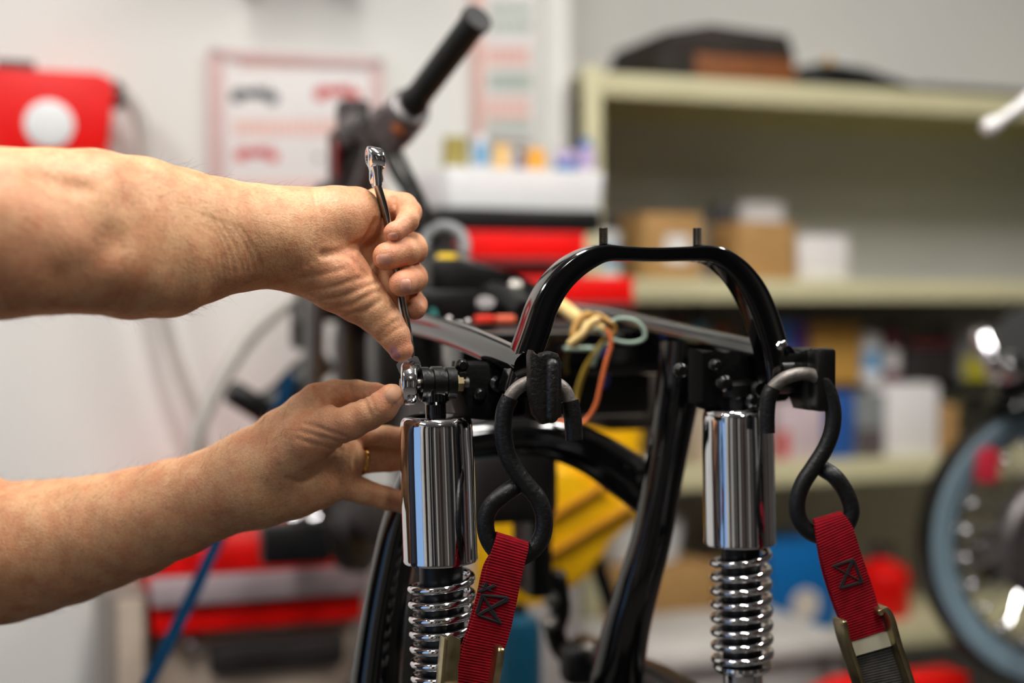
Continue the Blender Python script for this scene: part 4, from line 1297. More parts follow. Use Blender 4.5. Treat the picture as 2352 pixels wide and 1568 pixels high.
# right strap
YR = 1.338
f_ = lambda *xy: [(x, y, YR) for x, y in xy]
hookB = f_((1880, 868), (1893, 880), (1906, 908), (1914, 948), (1910, 990), (1894, 1032), (1868, 1073), (1844, 1110), (1831, 1152), (1836, 1193), (1860, 1222), (1900, 1232), (1938, 1214), (1955, 1180), (1951, 1150), (1936, 1118), (1915, 1092))
hookB += [(1893, 1078, YR + .006), (1878, 1066, YR + .012)]
bareB = f_((1888, 874), (1868, 862), (1846, 858), (1820, 862), (1798, 871), (1780, 886), (1770, 900))
tipB = f_((1775, 890), (1765, 912), (1761, 948), (1761, 994))
tdr = tie_down('red tie-down strap with black S-hook on the right lug, beside the blue box', hookB, bareB, tipB, .0064, .0078,
               [(2020, 1560, YR)], None, 'red tie-down straps')
kid(MB().strip(strap_rows([(1880, 1240, 1940, 1222, YR + .014), (1874, 1215, 1932, 1196, YR + .010), (1868, 1196, 1927, 1176, YR + .002), (1870, 1196, 1934, 1178, YR - .008), (1877, 1246, 1957, 1210, YR - .013), (1894, 1310, 1978, 1275, YR - .014),
                           (1915, 1380, 2002, 1345, YR - .014), (1936, 1440, 2022, 1412, YR - .014), (1950, 1474, 2032, 1448, YR - .014)], YR, NV), .0028), 'webbing', M_redweb, tdr)
kid(MB().strip(strap_rows([(1876, 1250, 1940, 1230, YR - .004), (1888, 1310, 1966, 1285, YR - .008), (1912, 1385, 1994, 1350, YR - .008), (1940, 1450, 2020, 1420, YR - .008)], YR, NV), .0024), 'webbing_tail', M_redweb, tdr)
stitches([((1914, 1300), (1960, 1284)), ((1960, 1284), (1980, 1336)), ((1980, 1336), (1930, 1350)), ((1914, 1300), (1980, 1336)), ((1960, 1284), (1930, 1350))], YR - .0158, tdr, .0008)
mb = MB().tube([P(*q) for q in spline([(1929, 1424, YR - .016), (1936, 1460, YR - .016), (1952, 1510, YR - .016), (1972, 1570, YR - .016), (1990, 1630, YR - .016)], 5)], .0022, 12, up=BV, r2=.010, sq=4, roundcap=True)
mb.tube([P(*q) for q in spline([(2014, 1400, YR - .016), (2026, 1398, YR - .016), (2038, 1420, YR - .016), (2052, 1470, YR - .016), (2072, 1530, YR - .016), (2092, 1590, YR - .016), (2104, 1630, YR - .016)], 5)], .0030, 12, up=BV, r2=.010, sq=4, roundcap=True)
bk = kid(mb, 'buckle', M_zinc, tdr)
kid(MB().strip(strap_rows([(1950, 1472, 2036, 1450, YR - .013), (1962, 1506, 2046, 1482, YR - .016)], YR, NV, 2), .003), 'buckle_plate', mat('pale_zinc', (206, 200, 176), 0.4, 0.7), bk)
kid(MB().strip(strap_rows([(1960, 1506, 2046, 1482, YR - .012), (1976, 1560, 2068, 1540, YR - .012), (1994, 1625, 2086, 1610, YR - .012), (2030, 1760, 2122, 1745, YR - .012)], YR, NV), .004), 'grey_webbing', M_greyweb, tdr)

# blue strap from the left bar end down to the lower left
bl = spline([(668, 862, 2.24), (652, 905, 2.22), (636, 950, 2.2), (560, 1110, 2.1), (490, 1262, 2.0), (440, 1370, 1.94), (395, 1460, 1.9), (340, 1568, 1.85), (250, 1740, 1.8)], 5)
bs = MB().strip([(P(x - 14, y - 5, d), P(x + 14, y + 5, d), (0, -1, .2)) for x, y, d in bl], .004).build('blue_strap', M_blueweb)
tag(bs, 'dark blue webbing strap running from the left handlebar to the lower left', 'strap')

# ------------------------------------------------------------------ wrench
YW = 1.300
wp = [(866, 424), (880, 470), (893, 524), (906, 600), (919, 675), (932, 735), (941, 790), (944, 826)]
wr = thing('wrench', 'chrome combination wrench held in the upper hand on the shock bolt', 'wrench', P(944, 890, YW))
sp_ = spline([(x, y, YW) for x, y in wp], 5)
kid(MB().tube([P(*q) for q in sp_], .0032, 16, up=BV, r2=.0075, sq=2.6), 'shaft', mat('worn_chrome', (150, 146, 142), 0.16, 1.0, var=0.15), wr)
# upper end: open jaws seen edge on
aw = P(862, 392, YW)
up_ = (P(860, 350, YW) - P(866, 424, YW)).normalized()
sd_ = (BU - up_ * BU.dot(up_)).normalized()
fw_ = sd_.cross(up_)
def ring_end(c, ax_, u_, w_, rin, rout, hw, name):
    mb = MB()
    vs, fs = [], []
    seg = 44
    for k in range(seg):
        th = 2 * math.pi * k / seg
        d = u_ * math.cos(th) + w_ * math.sin(th)
        ri = rin * (1 + .06 * math.cos(12 * th))
        for r, x in ((ri, -hw), (rout - .003, -hw), (rout - .0008, -hw + .0012), (rout, -hw + .003), (rout, hw - .003), (rout - .0008, hw - .0012), (rout - .003, hw), (ri, hw)):
            vs.append(c + d * r + ax_ * x)
    for k in range(seg):
        k2 = (k + 1) % seg
        for j in range(8):
            j2 = (j + 1) % 8
            fs.append((k * 8 + j, k * 8 + j2, k2 * 8 + j2, k2 * 8 + j))
    mb.add(vs, fs)
    return kid(mb, name, M_chrome, wr, angle=50)


ring_end(P(862, 364, YW + .002), (sd_ + fw_ * .25 - up_ * .28).normalized(), up_, fw_, .0048, .0105, .0078, 'ring_end')
kid(MB().tube([P(863, 384, YW), P(864, 398, YW), P(866, 428, YW)], [.0055, .0042, .0034], 16, up=fw_, r2=[.0085, .008, .0075], sq=3), 'neck', M_chrome, wr)
kid(MB().lathe([(.0058, -.006), (.0066, -.003), (.0062, .004), (.0052, .007)], P(864, 405, YW), up_, 20), 'collar', M_chrome, wr)
# lower end: ring around the shock bolt, seen edge on
e = P(1003, 880, 1.300)
rc_ = e - BU * .0262
ra_ = Vector((math.cos(math.radians(6)), math.sin(math.radians(6)), 0))
ring_end(rc_, ra_, Vector((-ra_.y, ra_.x, 0)), Z, .0085, .0195, .0074, 'ring_end')
kid(MB().tube([P(944, 822, YW), P(943, 834, YW - .001), rc_ + Z * .017], [.0036, .005, .0055], 16, up=BV, r2=[.0075, .009, .011], sq=3), 'neck', M_chrome, wr)

# ------------------------------------------------------------------ yellow machine between the frame tubes
ym = thing('yellow_machine', 'yellow plastic machine casing with dark grooves seen through the frame', 'machine', P(1300, 1500, 2.35))
yb = P(1330, 1180, 2.30)
d1 = (P(1480, 1130, 2.3) - P(1180, 1300, 2.3)).normalized()
d2 = (Vector((0, 1, 0)) - d1 * d1.y).normalized()
d3 = d1.cross(d2).normalized() * -1
if d3.z < 0:
    d3 = -d3
yp = [(1238, 1062), (1262, 1048), (1330, 1082), (1420, 1142), (1480, 1170), (1432, 1192), (1382, 1212), (1360, 1250), (1356, 1300), (1305, 1334), (1232, 1350), (1180, 1388), (1090, 1392), (1090, 1180), (1200, 1150)]
kid(plate_from([hit(x, y, yb, Vector((0, 1, 0))) for x, y in yp], .15, Vector((0, 1, 0)), .012), 'casing', M_yellow, ym)
gv = MB()
for k, (a, b, c) in enumerate(((-.05, .10, .028), (-.08, .10, -.022))):
    gv.tube([yb + d1 * a + d3 * c - d2 * .081, yb + d1 * b + d3 * (c + .004) - d2 * .081], .005, 10, roundcap=True)
kid(gv, 'groove_strip', mat('ochre_plastic', (196, 134, 8), 0.5), ym)
kid(MB().lathe([(.02, -.07), (.05, -.065), (.055, 0), (.048, .03), (.02, .045)], P(1400, 985, 2.34), Z, 28), 'domed_cap', M_yellow, ym)
kid(MB().box(P(1370, 1060, 2.36), (.12, .1, .12), ax=(d1, d2, d3), bevel=.02, seg=3), 'cap_neck', M_yellow, ym)
kid(MB().lathe([(.004, 0), (.019, .001), (.018, .006), (.01, .008)], yb + d1 * -.062 + d3 * .028 - d2 * .079, -d2, 24), 'white_emblem', M_whitep, ym)
kid(MB().box(P(1215, 1280, 2.2), (.045, .04, .05), bevel=.006), 'switch_box', M_plastic, ym)
zf = P(1250, 1500, 2.4).z
for x in (1180, 1420):
    q = P(x, 1440, 2.36)
    kid(MB().tube([P(x + (40 if x < 1300 else -60), 1260, 2.36), q, Vector((q.x, q.y, 0.0))], .014, 12), 'leg', M_satin, ym)
# teal drum behind the left strap
q = P(1188, 1420, 2.05)
dr = thing('teal_canister', 'teal blue canister low behind the left red strap', 'canister', Vector((q.x, q.y, 0)))
r = .036
kid(MB().lathe([(r * .9, 0), (r, .01), (r, q.z - .03), (r * .9, q.z - .01), (r * .5, q.z)], Vector((q.x, q.y + r, 0)), Z, 28), 'body', mat('teal_steel', (8, 78, 104), 0.4), dr)
kid(MB().lathe([(r * .4, q.z - .002), (r * .4, q.z + .012), (r * .3, q.z + .014)], Vector((q.x, q.y + r, 0)), Z, 20), 'cap', M_plastic, dr)
# pale workbench at the very bottom, red beam at the bottom right
wb = thing('low_workbench', 'pale grey low workbench along the bottom behind the motorcycle', 'workbench', RW(rm(1500, 1500, 2.4)[0], 2.5, 0))
s0, s1 = rm(1450, 1490, 2.38)[0], rm(1960, 1490, 2.38)[0]
zt = rm(1600, 1500, 2.38)[1]
kid(MB().box(RW((s0 + s1) / 2, 2.38 + .17, zt - .015), (s1 - s0, .34, .03), bevel=.004), 'worktop', mat('pale_grey_laminate', (206, 202, 196), .5), wb)
for s in (s0 + .05, s1 - .05):
    for tt in (2.42, 2.68):
        kid(MB().box(RW(s, tt, (zt - .03) / 2), (.04, .04, zt - .03), bevel=.004), 'leg', M_beige, wb)
kid(MB().box(RW((s0 + s1) / 2, 2.41, zt - .17), (s1 - s0 - .02, .02, .28), bevel=.004), 'front_panel', mat('grey_laminate', (178, 174, 170), .6), wb)
jk = thing('red_jack', 'long red trolley jack beam at the bottom right', 'jack', RW(rm(2050, 1560, 2.1)[0], 2.1, 0))
s0, s1 = rm(1850, 1560, 2.1)[0], rm(2230, 1560, 2.1)[0]
zt = rm(2050, 1566, 2.1)[1]
kid(MB().prism([(0, -.06), (s1 - s0, -.06), (s1 - s0, 0), (.1, 0.0), (0, -.035)], RW(s0, 2.14, zt), RU, Z, RN, .08, bevel=.008), 'beam', M_red, jk)
for s in (s0 + .04, s1 - .04):
    kid(MB().box(RW(s, 2.14, (zt - .06) / 2), (.05, .07, zt - .06), bevel=.005), 'stand', M_red, jk)

# ------------------------------------------------------------------ parked motorcycle at the right edge: wheel, fender, lever
WY = 2.55
wc = P(2434, 1242, WY)
wa = math.radians(8)
wn = Vector((math.sin(wa), -math.cos(wa), 0.0))         # axle, towards the camera
we = Vector((math.cos(wa), math.sin(wa), 0.0))
K = 328 * WY / FPX                                       # outer radius of the pale tyre wall
RT = K * 1.035
pb = thing('parked_motorcycle', 'parked motorcycle at the right edge with grey-blue tyre wall and chrome wheel', 'motorcycle', Vector((wc.x, wc.y, wc.z - RT)))
W2 = .032
tyre = [(K * .845, W2 * .55), (K * .87, W2 * .72), (K * .95, W2 * .9), (K * .99, W2 * .9), (K * 1.03, W2 * .7), (RT * .985, W2 * .45), (RT, 0), (RT * .985, -W2 * .5), (K * 1.02, -W2 * .85), (K * .95, -W2 * .9), (K * .845, -W2 * .55)]
ty = kid(MB().lathe(tyre, wc, wn, 72, caps=False), 'tyre', M_rubber, pb)
kid(MB().lathe([(K * .82, W2 * .62), (K * .86, W2 * .86), (K * .94, W2 * 1.05), (K * .985, W2 * 1.06), (K * 1.0, W2 * .9)], wc, wn, 72, caps=False), 'tyre_wall', M_whitewall, ty)
mb = MB().lathe([(K * .845, W2 * .55), (K * .83, W2 * .6), (K * .80, W2 * .5), (K * .77, W2 * .3), (K * .765, 0), (K * .77, -W2 * .3), (K * .80, -W2 * .5), (K * .845, -W2 * .55)], wc, wn, 72, caps=False)
rim = kid(mb, 'rim', M_chrome, pb)
hub = kid(MB().lathe([(.02, .06), (.05, .055), (.062, .03), (.05, .02), (.05, -.02), (.062, -.03), (.05, -.055), (.02, -.06)], wc, wn, 36), 'hub', M_alu, pb)
for k in range(36):
    th = 2 * math.pi * k / 36
    sg = 1 if k % 2 else -1
    off = .35 if (k // 2) % 2 else -.35
    d0 = we * math.cos(th + off) + Z * math.sin(th + off)
    d1_ = we * math.cos(th) + Z * math.sin(th)
    kid(MB().tube([wc + d0 * .058 + wn * sg * .032, wc + d1_ * K * .77 + wn * sg * .004], .0022, 6), 'spoke', M_chrome, rim)
for k in range(24):
    th = 2 * math.pi * (k + .5) / 24
    q = wc + (we * math.cos(th) + Z * math.sin(th)) * K * .735 + wn * .016
    kid(MB().lathe([(.0085 * math.cos(a), .0085 * math.sin(a)) for a in (-1.4, -.9, -.45, 0, .45, .9, 1.4)], q, wn, 12), 'spoke_nipple', M_chrome, rim)
kid(MB().lathe([(K * .2, .02), (K * .42, .03), (K * .46, .02), (K * .46, -.02), (K * .3, -.03)], wc, wn, 48), 'brake_drum', M_alu, pb)
kid(MB().tube([wc - wn * .3 + we * .0 - Z * .1, wc - wn * .32 + we * .3 + Z * .1], .05, 16), 'engine_case', M_darkalu, pb)
kid(MB().lathe([(K * .26, .066), (K * .5, .066), (K * .5, .070), (K * .26, .070)], wc, wn, 48), 'brake_disc', M_darkalu, pb)
kid(MB().prism([(-.03, -.06), (.03, -.06), (.035, .05), (0, .07), (-.035, .05)], wc - we * .05 - Z * .04 + wn * .085, we, Z, wn, .03, bevel=.008), 'brake_caliper', mat('dark_red_caliper', (150, 30, 34), .4), pb)
kid(MB().prism([(-.02, -.03), (.018, -.034), (.024, .02), (.0, .034), (-.022, .02)], P(2266, 1066, 2.5), we, Z, wn, .02, bevel=.006), 'red_piece', mat('rose_red_reflection', (190, 40, 60), .4), pb)  # red lump put in place of red reflections on the rim
kid(MB().tube([wc + wn * .09 - Z * .02, wc + wn * .085 + we * .05 + Z * .25, wc + wn * .08 + we * .1 + Z * .55], .026, 18), 'fork_leg', M_plastic, pb)
kid(MB().tube([wc - wn * .09 - Z * .02, wc - wn * .085 + we * .05 + Z * .25, wc - wn * .08 + we * .1 + Z * .55], .026, 18), 'fork_leg', M_plastic, pb)
# fender over the wheel
fd = []
mb = MB()
arc = [math.radians(a) for a in range(30, 128, 7)]
sec = [(-.075, -.02), (-.06, .0), (-.03, .012), (0, .015), (.03, .012), (.06, .0), (.075, -.02)]
vs, fs = [], []
for a in arc:
    d = we * math.cos(a) + Z * math.sin(a)
    for x, h in sec:
        vs.append(wc + d * (RT + .022 + h) + wn * x)
    for x, h in sec[::-1]:
        vs.append(wc + d * (RT + .019 + h) + wn * x)
q = len(sec) * 2
for i in range(len(arc) - 1):
    for k in range(q):
        k2 = (k + 1) % q
        fs.append((i * q + k, i * q + k2, i * q + q + k2, i * q + q + k))
mb.add(vs, fs)
kid(mb, 'fender', M_gloss, pb)
kid(MB().tube([P(2258, 778, 2.45), P(2282, 830, 2.43)], .022, 18, roundcap=True), 'chrome_horn', M_chrome, pb)
kid(MB().lathe([(.02, -.03), (.026, -.02), (.026, .03), (.018, .04)], P(2310, 850, 2.45), Vector((.3, -1, .3)), 20), 'lamp_shell', M_chrome, pb)
kid(MB().lathe([(.05, -.05), (.07, -.03), (.075, .02), (.06, .05)], P(2360, 800, 2.55), Vector((-.3, -1, .2)), 28), 'headlamp_shell', M_plastic, pb)
kid(MB().tube([P(2272, 292, 2.2), P(2300, 276, 2.2), P(2340, 248, 2.2), P(2390, 205, 2.22), P(2440, 190, 2.25)], [.011, .010, .011, .012, .012], 16, roundcap=True), 'brake_lever', mat('polished_aluminium', (228, 226, 224), .45, .35), pb)
kid(MB().lathe([(.006, -.016), (.014, -.010), (.0155, 0), (.014, .010), (.006, .016)], P(2277, 290, 2.195), Vector((-.7, 0, -.4)), 20), 'lever_ball', MATS['polished_aluminium'], pb)
kid(MB().tube([P(2440, 190, 2.25), P(2520, 240, 2.35), P(2560, 400, 2.5), P(2500, 700, 2.55), P(2470, 900, 2.6)], .014, 14), 'handlebar', M_chrome, pb)


# ------------------------------------------------------------------ the mechanic: implicit surfaces meshed with surface nets
def smin(a, b, k):
    h = np.clip(0.5 + 0.5 * (b - a) / k, 0, 1)
    return b + (a - b) * h - k * h * (1 - h)


def V(px, py, y):
    return np.array(P(px, py, y), np.float32)


def N4(px, py, y, r):
    return (V(px, py, y), r * y / FPX)


def caps(p, a, ra, b, rb):
    ab = b - a
    t = np.clip(((p - a) @ ab) / max(float(ab @ ab), 1e-12), 0, 1)
    q = p - a - t[:, None] * ab
    return np.sqrt(np.einsum('ij,ij->i', q, q)) - (ra + t * (rb - ra))


def seglen(p, a, b):
    ab = b - a
    t = np.clip(((p - a) @ ab) / max(float(ab @ ab), 1e-12), 0, 1)
    q = p - a - t[:, None] * ab
    return np.sqrt(np.einsum('ij,ij->i', q, q))


def chain(p, nodes, k=0.004):
    d = None
    for (a, ra), (b, rb) in zip(nodes[:-1], nodes[1:]):
        c = caps(p, a, ra, b, rb)
        d = c if d is None else smin(d, c, k)
    return d


def groove(p, d, pts, w, depth):
    """sink the surface along a polyline"""
    a = np.array(pts)
    near = np.where(((p > a.min(0) - 3 * w) & (p < a.max(0) + 3 * w)).all(1))[0]
    if not len(near):
        return d
    q = p[near]
    g = None
    for a, b in zip(pts[:-1], pts[1:]):
        s = seglen(q, a, b)
        g = s if g is None else np.minimum(g, s)
    d = d.copy()
    d[near] += depth * np.exp(-(g / w) ** 2)
    return d


def surface_nets(f, lo, hi, h, lip=6.0):
    lo, hi = np.array(lo, np.float32), np.array(hi, np.float32)
    cf = 6
    nc = np.ceil((hi - lo) / (h * cf)).astype(int) + 1
    ax = [lo[i] + (np.arange(nc[i]) + 0.5) * h * cf for i in range(3)]
    g = np.stack(np.meshgrid(*ax, indexing='ij'), -1).reshape(-1, 3).astype(np.float32)
    dc = np.concatenate([f(g[i:i + 400000]) for i in range(0, len(g), 400000)])
    act = np.abs(dc) < h * cf * 0.87 * 1.25 + 0.002
    D = np.repeat(np.repeat(np.repeat(dc.reshape(nc), cf, 0), cf, 1), cf, 2).astype(np.float32)
    ii = np.argwhere(act.reshape(nc))
    off = np.stack(np.meshgrid(*[np.arange(cf)] * 3, indexing='ij'), -1).reshape(-1, 3)
    idx = (ii[:, None, :] * cf + off[None]).reshape(-1, 3)
    for i in range(0, len(idx), 400000):
        j = idx[i:i + 400000]
        p = (lo + (j + 0.5) * h).astype(np.float32)
        D[j[:, 0], j[:, 1], j[:, 2]] = f(p)
    ins = D < 0
    n = np.array(D.shape)
    cnt = np.zeros(n - 1, np.uint8)
    for a in (0, 1):
        for b in (0, 1):
            for c in (0, 1):
                cnt += ins[a:n[0] - 1 + a, b:n[1] - 1 + b, c:n[2] - 1 + c]
    cells = np.argwhere((cnt > 0) & (cnt < 8))
    vid = -np.ones(n - 1, np.int64)
    vid[cells[:, 0], cells[:, 1], cells[:, 2]] = np.arange(len(cells))
    acc = np.zeros((len(cells), 3))
    num = np.zeros(len(cells))
    corners = [(a, b, c) for a in (0, 1) for b in (0, 1) for c in (0, 1)]
    for c0 in corners:
        for axis in range(3):
            if c0[axis] == 1:
                continue
            c1 = list(c0)
            c1[axis] = 1
            A = cells + np.array(c0)
            Bc = cells + np.array(c1)
            da, db = D[A[:, 0], A[:, 1], A[:, 2]], D[Bc[:, 0], Bc[:, 1], Bc[:, 2]]
            m = (da < 0) != (db < 0)
            t = np.where(m, da / np.where(m, da - db, 1), 0)
            q = A + 0.0
            q[:, axis] += t
            acc[m] += q[m]
            num[m] += 1
    vert = lo + (acc / num[:, None] + 0.5) * h
    quads = []
    for axis in range(3):
        s0 = [slice(None)] * 3
        s1 = [slice(None)] * 3
        s0[axis], s1[axis] = slice(0, -1), slice(1, None)
        e = np.argwhere(ins[tuple(s0)] != ins[tuple(s1)])
        u, w = (axis + 1) % 3, (axis + 2) % 3
        ok = (e[:, u] > 0) & (e[:, w] > 0) & (e[:, u] < n[u] - 1) & (e[:, w] < n[w] - 1)
        e = e[ok]
        q = []
        for du, dw in ((-1, -1), (0, -1), (0, 0), (-1, 0)):
            k = e.copy()
            k[:, u] += du
            k[:, w] += dw
            q.append(vid[k[:, 0], k[:, 1], k[:, 2]])
        q = np.stack(q, 1)
        flip = ~ins[e[:, 0], e[:, 1], e[:, 2]]
        q[flip] = q[flip][:, ::-1]
        quads.append(q)
    quads = np.concatenate(quads)
    quads = quads[(quads >= 0).all(1)]
    # relax a little, then pull back onto the surface
    edges = np.concatenate([quads[:, [0, 1]], quads[:, [1, 2]], quads[:, [2, 3]], quads[:, [3, 0]]])
    for it in range(3):
        s = np.zeros_like(vert)
        c = np.zeros(len(vert))
        np.add.at(s, edges[:, 0], vert[edges[:, 1]])
        np.add.at(c, edges[:, 0], 1)
        vert = np.where(c[:, None] > 0, vert * 0.4 + 0.6 * s / np.maximum(c, 1)[:, None], vert)
        eps = h * 0.5
        vf = vert.astype(np.float32)
        d0 = f(vf)
        gr = np.stack([f(vf + np.array([eps if i == j else 0 for j in range(3)], np.float32)) - d0 for i in range(3)], 1) / eps
        gl = np.maximum((gr ** 2).sum(1), 0.2)
        vert = vert - gr * (np.clip(d0, -h, h) / gl)[:, None] * 0.9
    return vert, quads


def np_mesh(name, parts, m, parent, flush_shade=None):
    vs = np.concatenate([p[0] for p in parts])
    o = 0
    qs = []
    for v, q in parts:
        qs.append(q + o)
        o += len(v)
    qs = np.concatenate(qs)
    me = bpy.data.meshes.new(name)
    w = np.array(parent.location if parent.parent is None else parent.matrix_world.translation)
    me.vertices.add(len(vs))
    me.vertices.foreach_set('co', (vs - w).astype(np.float32).ravel())
    me.loops.add(len(qs) * 4)
    me.loops.foreach_set('vertex_index', qs.astype(np.int32).ravel())
    me.polygons.add(len(qs))
    me.polygons.foreach_set('loop_start', np.arange(0, len(qs) * 4, 4, dtype=np.int32))
    me.polygons.foreach_set('loop_total', np.full(len(qs), 4, np.int32))
    me.update(calc_edges=True)
    me.validate()
    me.polygons.foreach_set('use_smooth', [True] * len(me.polygons))
    if flush_shade is not None:
        at = me.attributes.new('flush_shade', 'FLOAT', 'POINT')
        at.data.foreach_set('value', flush_shade(vs).astype(np.float32))
    me.materials.append(m)
    ob = bpy.data.objects.new(name, me)
    C.objects.link(ob)
    ob.parent = parent
    return ob


def W3(x, y, z, r):
    return (np.array((x, y, z), np.float32), r)


# ---- right arm (upper one in the picture)
R_SHOULDER = W3(-.80, 1.04, 1.40, .062)
RA_up = [N4(0, 478, 1.13, 134), N4(120, 476, 1.155, 132), N4(210, 476, 1.17, 131), N4(320, 490, 1.20, 126), N4(410, 506, 1.225, 117), N4(490, 520, 1.245, 107), N4(570, 535, 1.267, 100), N4(640, 543, 1.283, 98), N4(700, 548, 1.296, 92)]
RA_lo = [N4(0, 598, 1.12, 134), N4(120, 588, 1.14, 128), N4(210, 590, 1.155, 126), N4(300, 602, 1.182, 128), N4(380, 602, 1.207, 123), N4(450, 582, 1.23, 114), N4(520, 562, 1.252, 101), N4(600, 550, 1.275, 96)]
RA_top = [R_SHOULDER, W3(-.62, 1.06, 1.345, .060), N4(-40, 535, 1.11, 150)]
R_hypo = [N4(722, 520, 1.298, 84), N4(775, 502, 1.302, 75), N4(812, 494, 1.309, 66)]
R_then = [N4(722, 600, 1.298, 84), N4(775, 640, 1.292, 76), N4(825, 682, 1.291, 60), N4(862, 716, 1.290, 48), N4(888, 748, 1.288, 40), N4(906, 772, 1.287, 35), N4(921, 802, 1.286, 28)]
R_palm = [[N4(712, 545, 1.306, 78), N4(800, 500, 1.324, 58), N4(866, 478, 1.338, 40)],
          [N4(712, 548, 1.308, 78), N4(805, 540, 1.332, 58), N4(872, 542, 1.349, 43)],
          [N4(712, 552, 1.310, 78), N4(805, 590, 1.332, 58), N4(876, 606, 1.352, 43)],
          [N4(712, 560, 1.308, 78), N4(800, 640, 1.324, 56), N4(872, 664, 1.346, 41)]]
R_fing = [[N4(866, 470, 1.338, 38), N4(925, 476, 1.338, 33), N4(938, 488, 1.322, 29), N4(936, 508, 1.303, 26), N4(905, 533, 1.286, 22.5)],
          [N4(872, 548, 1.349, 42), N4(945, 570, 1.346, 36), N4(950, 572, 1.318, 33), N4(930, 578, 1.298, 33), N4(888, 590, 1.283, 32)],
          [N4(876, 612, 1.352, 42), N4(945, 638, 1.346, 36), N4(949, 640, 1.318, 33), N4(940, 645, 1.298, 32), N4(923, 651, 1.282, 31)],
          [N4(872, 664, 1.346, 40), N4(944, 694, 1.345, 32), N4(955, 700, 1.326, 28), N4(954, 708, 1.312, 26)]]


def vp(*a):
    return [q[:2] for q in a]


def project(f, grooves):
    """lay picture-plane polylines onto the base surface along the view rays"""
    cam_ = np.array(CAM, np.float32)
    out = []
    for pts, w, dep in grooves:
        a = np.array(spline(pts, 4))
        dirs = np.array([list(ray(x, y)) for x, y in a], np.float32)
        dirs /= dirs[:, 1:2]
        yy = np.full(len(a), 1.0, np.float32)
        for _ in range(90):
            yy = yy + np.clip(f(cam_ + dirs * yy[:, None]), -.01, .02) * .8
        ok = yy < 1.5
        p = (cam_ + dirs * yy[:, None])[ok]
        if len(p) > 1:
            out.append((list(p), w, dep))
    return out


R_groove = [
    # wrist crease
    (vp((722, 440, 1.262), (728, 500, 1.262), (724, 560, 1.262), (705, 610, 1.264)), .0022, .0022),
    (vp((738, 480, 1.262), (740, 540, 1.262), (722, 600, 1.262)), .0022, .0010),
    # palm line between thenar and hypothenar
    (vp((742, 585, 1.266), (775, 580, 1.270), (805, 568, 1.282), (840, 548, 1.300), (862, 510, 1.305)), .0034, .0036),
    (vp((790, 578, 1.274), (815, 600, 1.282), (840, 630, 1.292)), .003, .0022),
    # thenar wrinkles
    (vp((700, 668, 1.272), (760, 660, 1.264), (820, 640, 1.268), (850, 636, 1.272)), .0022, .0011),
    (vp((715, 690, 1.276), (780, 682, 1.266), (835, 660, 1.268), (862, 650, 1.274)), .0022, .0012),
    (vp((745, 706, 1.280), (800, 702, 1.270), (850, 676, 1.270), (872, 668, 1.276)), .0022, .0012),
    (vp((790, 724, 1.284), (840, 712, 1.274), (875, 690, 1.276)), .0020, .0011),
    (vp((690, 640, 1.268), (740, 630, 1.262), (790, 618, 1.264)), .0022, .0009),
    # thumb joint
    (vp((868, 772, 1.284), (888, 752, 1.276), (915, 735, 1.278)), .0022, .0011),
    (vp((874, 782, 1.284), (896, 764, 1.277), (920, 750, 1.278)), .0018, .0008),
    # little finger crease
    (vp((905, 455, 1.325), (908, 480, 1.324), (904, 505, 1.322)), .0026, .0018),
    # inner side of the elbow and forearm folds
    (vp((80, 405, 1.10), (150, 425, 1.115), (190, 432, 1.125)), .008, .0022),
    (vp((150, 640, 1.09), (220, 600, 1.11), (260, 560, 1.125)), .014, .0030),
    (vp((300, 470, 1.15), (300, 520, 1.15), (250, 560, 1.13)), .016, .0020),
]
for k in range(11):
    x = 462 + k * 9 + (k * 37 % 5)
    R_groove.append((vp((x, 492 + k * 3), (x + 24, 535 + k * 2), (x + 42, 580 + k), (x + 52, 630 - k)), .0014, .00028 + .00006 * (k % 3)))


RG, LG = [], []


def f_right(p):
    d = smin(chain(p, RA_up, .006), chain(p, RA_lo, .006), .03)
    d = smin(d, chain(p, RA_top, .01), .03)
    palm = None
    for c in R_palm:
        q = chain(p, c)
        palm = q if palm is None else smin(palm, q, .010)
    hand = smin(palm, chain(p, R_hypo, .004), .007)
    hand = smin(hand, chain(p, R_then, .003), .007)
    d = smin(d, hand, .022)
    out = d
    for c in R_fing:
        q = chain(p, c, .0025)
        joined = smin(d, q, .004)
        out = np.minimum(out, joined) if out is d else smin(out, joined, .0008)
    for pts, w, dep in RG:
        out = groove(p, out, pts, w, dep)
    # soft muscle lumps
    out = out + .0007 * np.sin(p[:, 0] * 55 + p[:, 2] * 40) * np.sin(p[:, 2] * 70 + p[:, 1] * 30)
    return out


# ---- left arm (lower one)
L_SHOULDER = W3(-.84, 1.42, 1.40, .062)
LA = [N4(-10, 1274, 1.425, 160), N4(70, 1258, 1.418, 152), N4(150, 1243, 1.41, 142), N4(230, 1223, 1.40, 132), N4(310, 1200, 1.388, 122), N4(400, 1167, 1.374, 112), N4(490, 1135, 1.36, 102), N4(570, 1103, 1.348, 97)]
LA_top = [L_SHOULDER, W3(-.72, 1.43, 1.22, .060), N4(-70, 1284, 1.43, 152)]
L_back = [N4(590, 1082, 1.346, 92), N4(650, 1005, 1.336, 66), N4(700, 950, 1.330, 48), N4(727, 924, 1.327, 41)]
L_low = [N4(600, 1108, 1.348, 94), N4(680, 1110, 1.350, 78), N4(730, 1106, 1.352, 62), N4(775, 1098, 1.356, 48)]
L_mid = [N4(620, 1080, 1.346, 90), N4(700, 1040, 1.342, 74), N4(755, 1030, 1.348, 62), N4(785, 1040, 1.354, 48)]
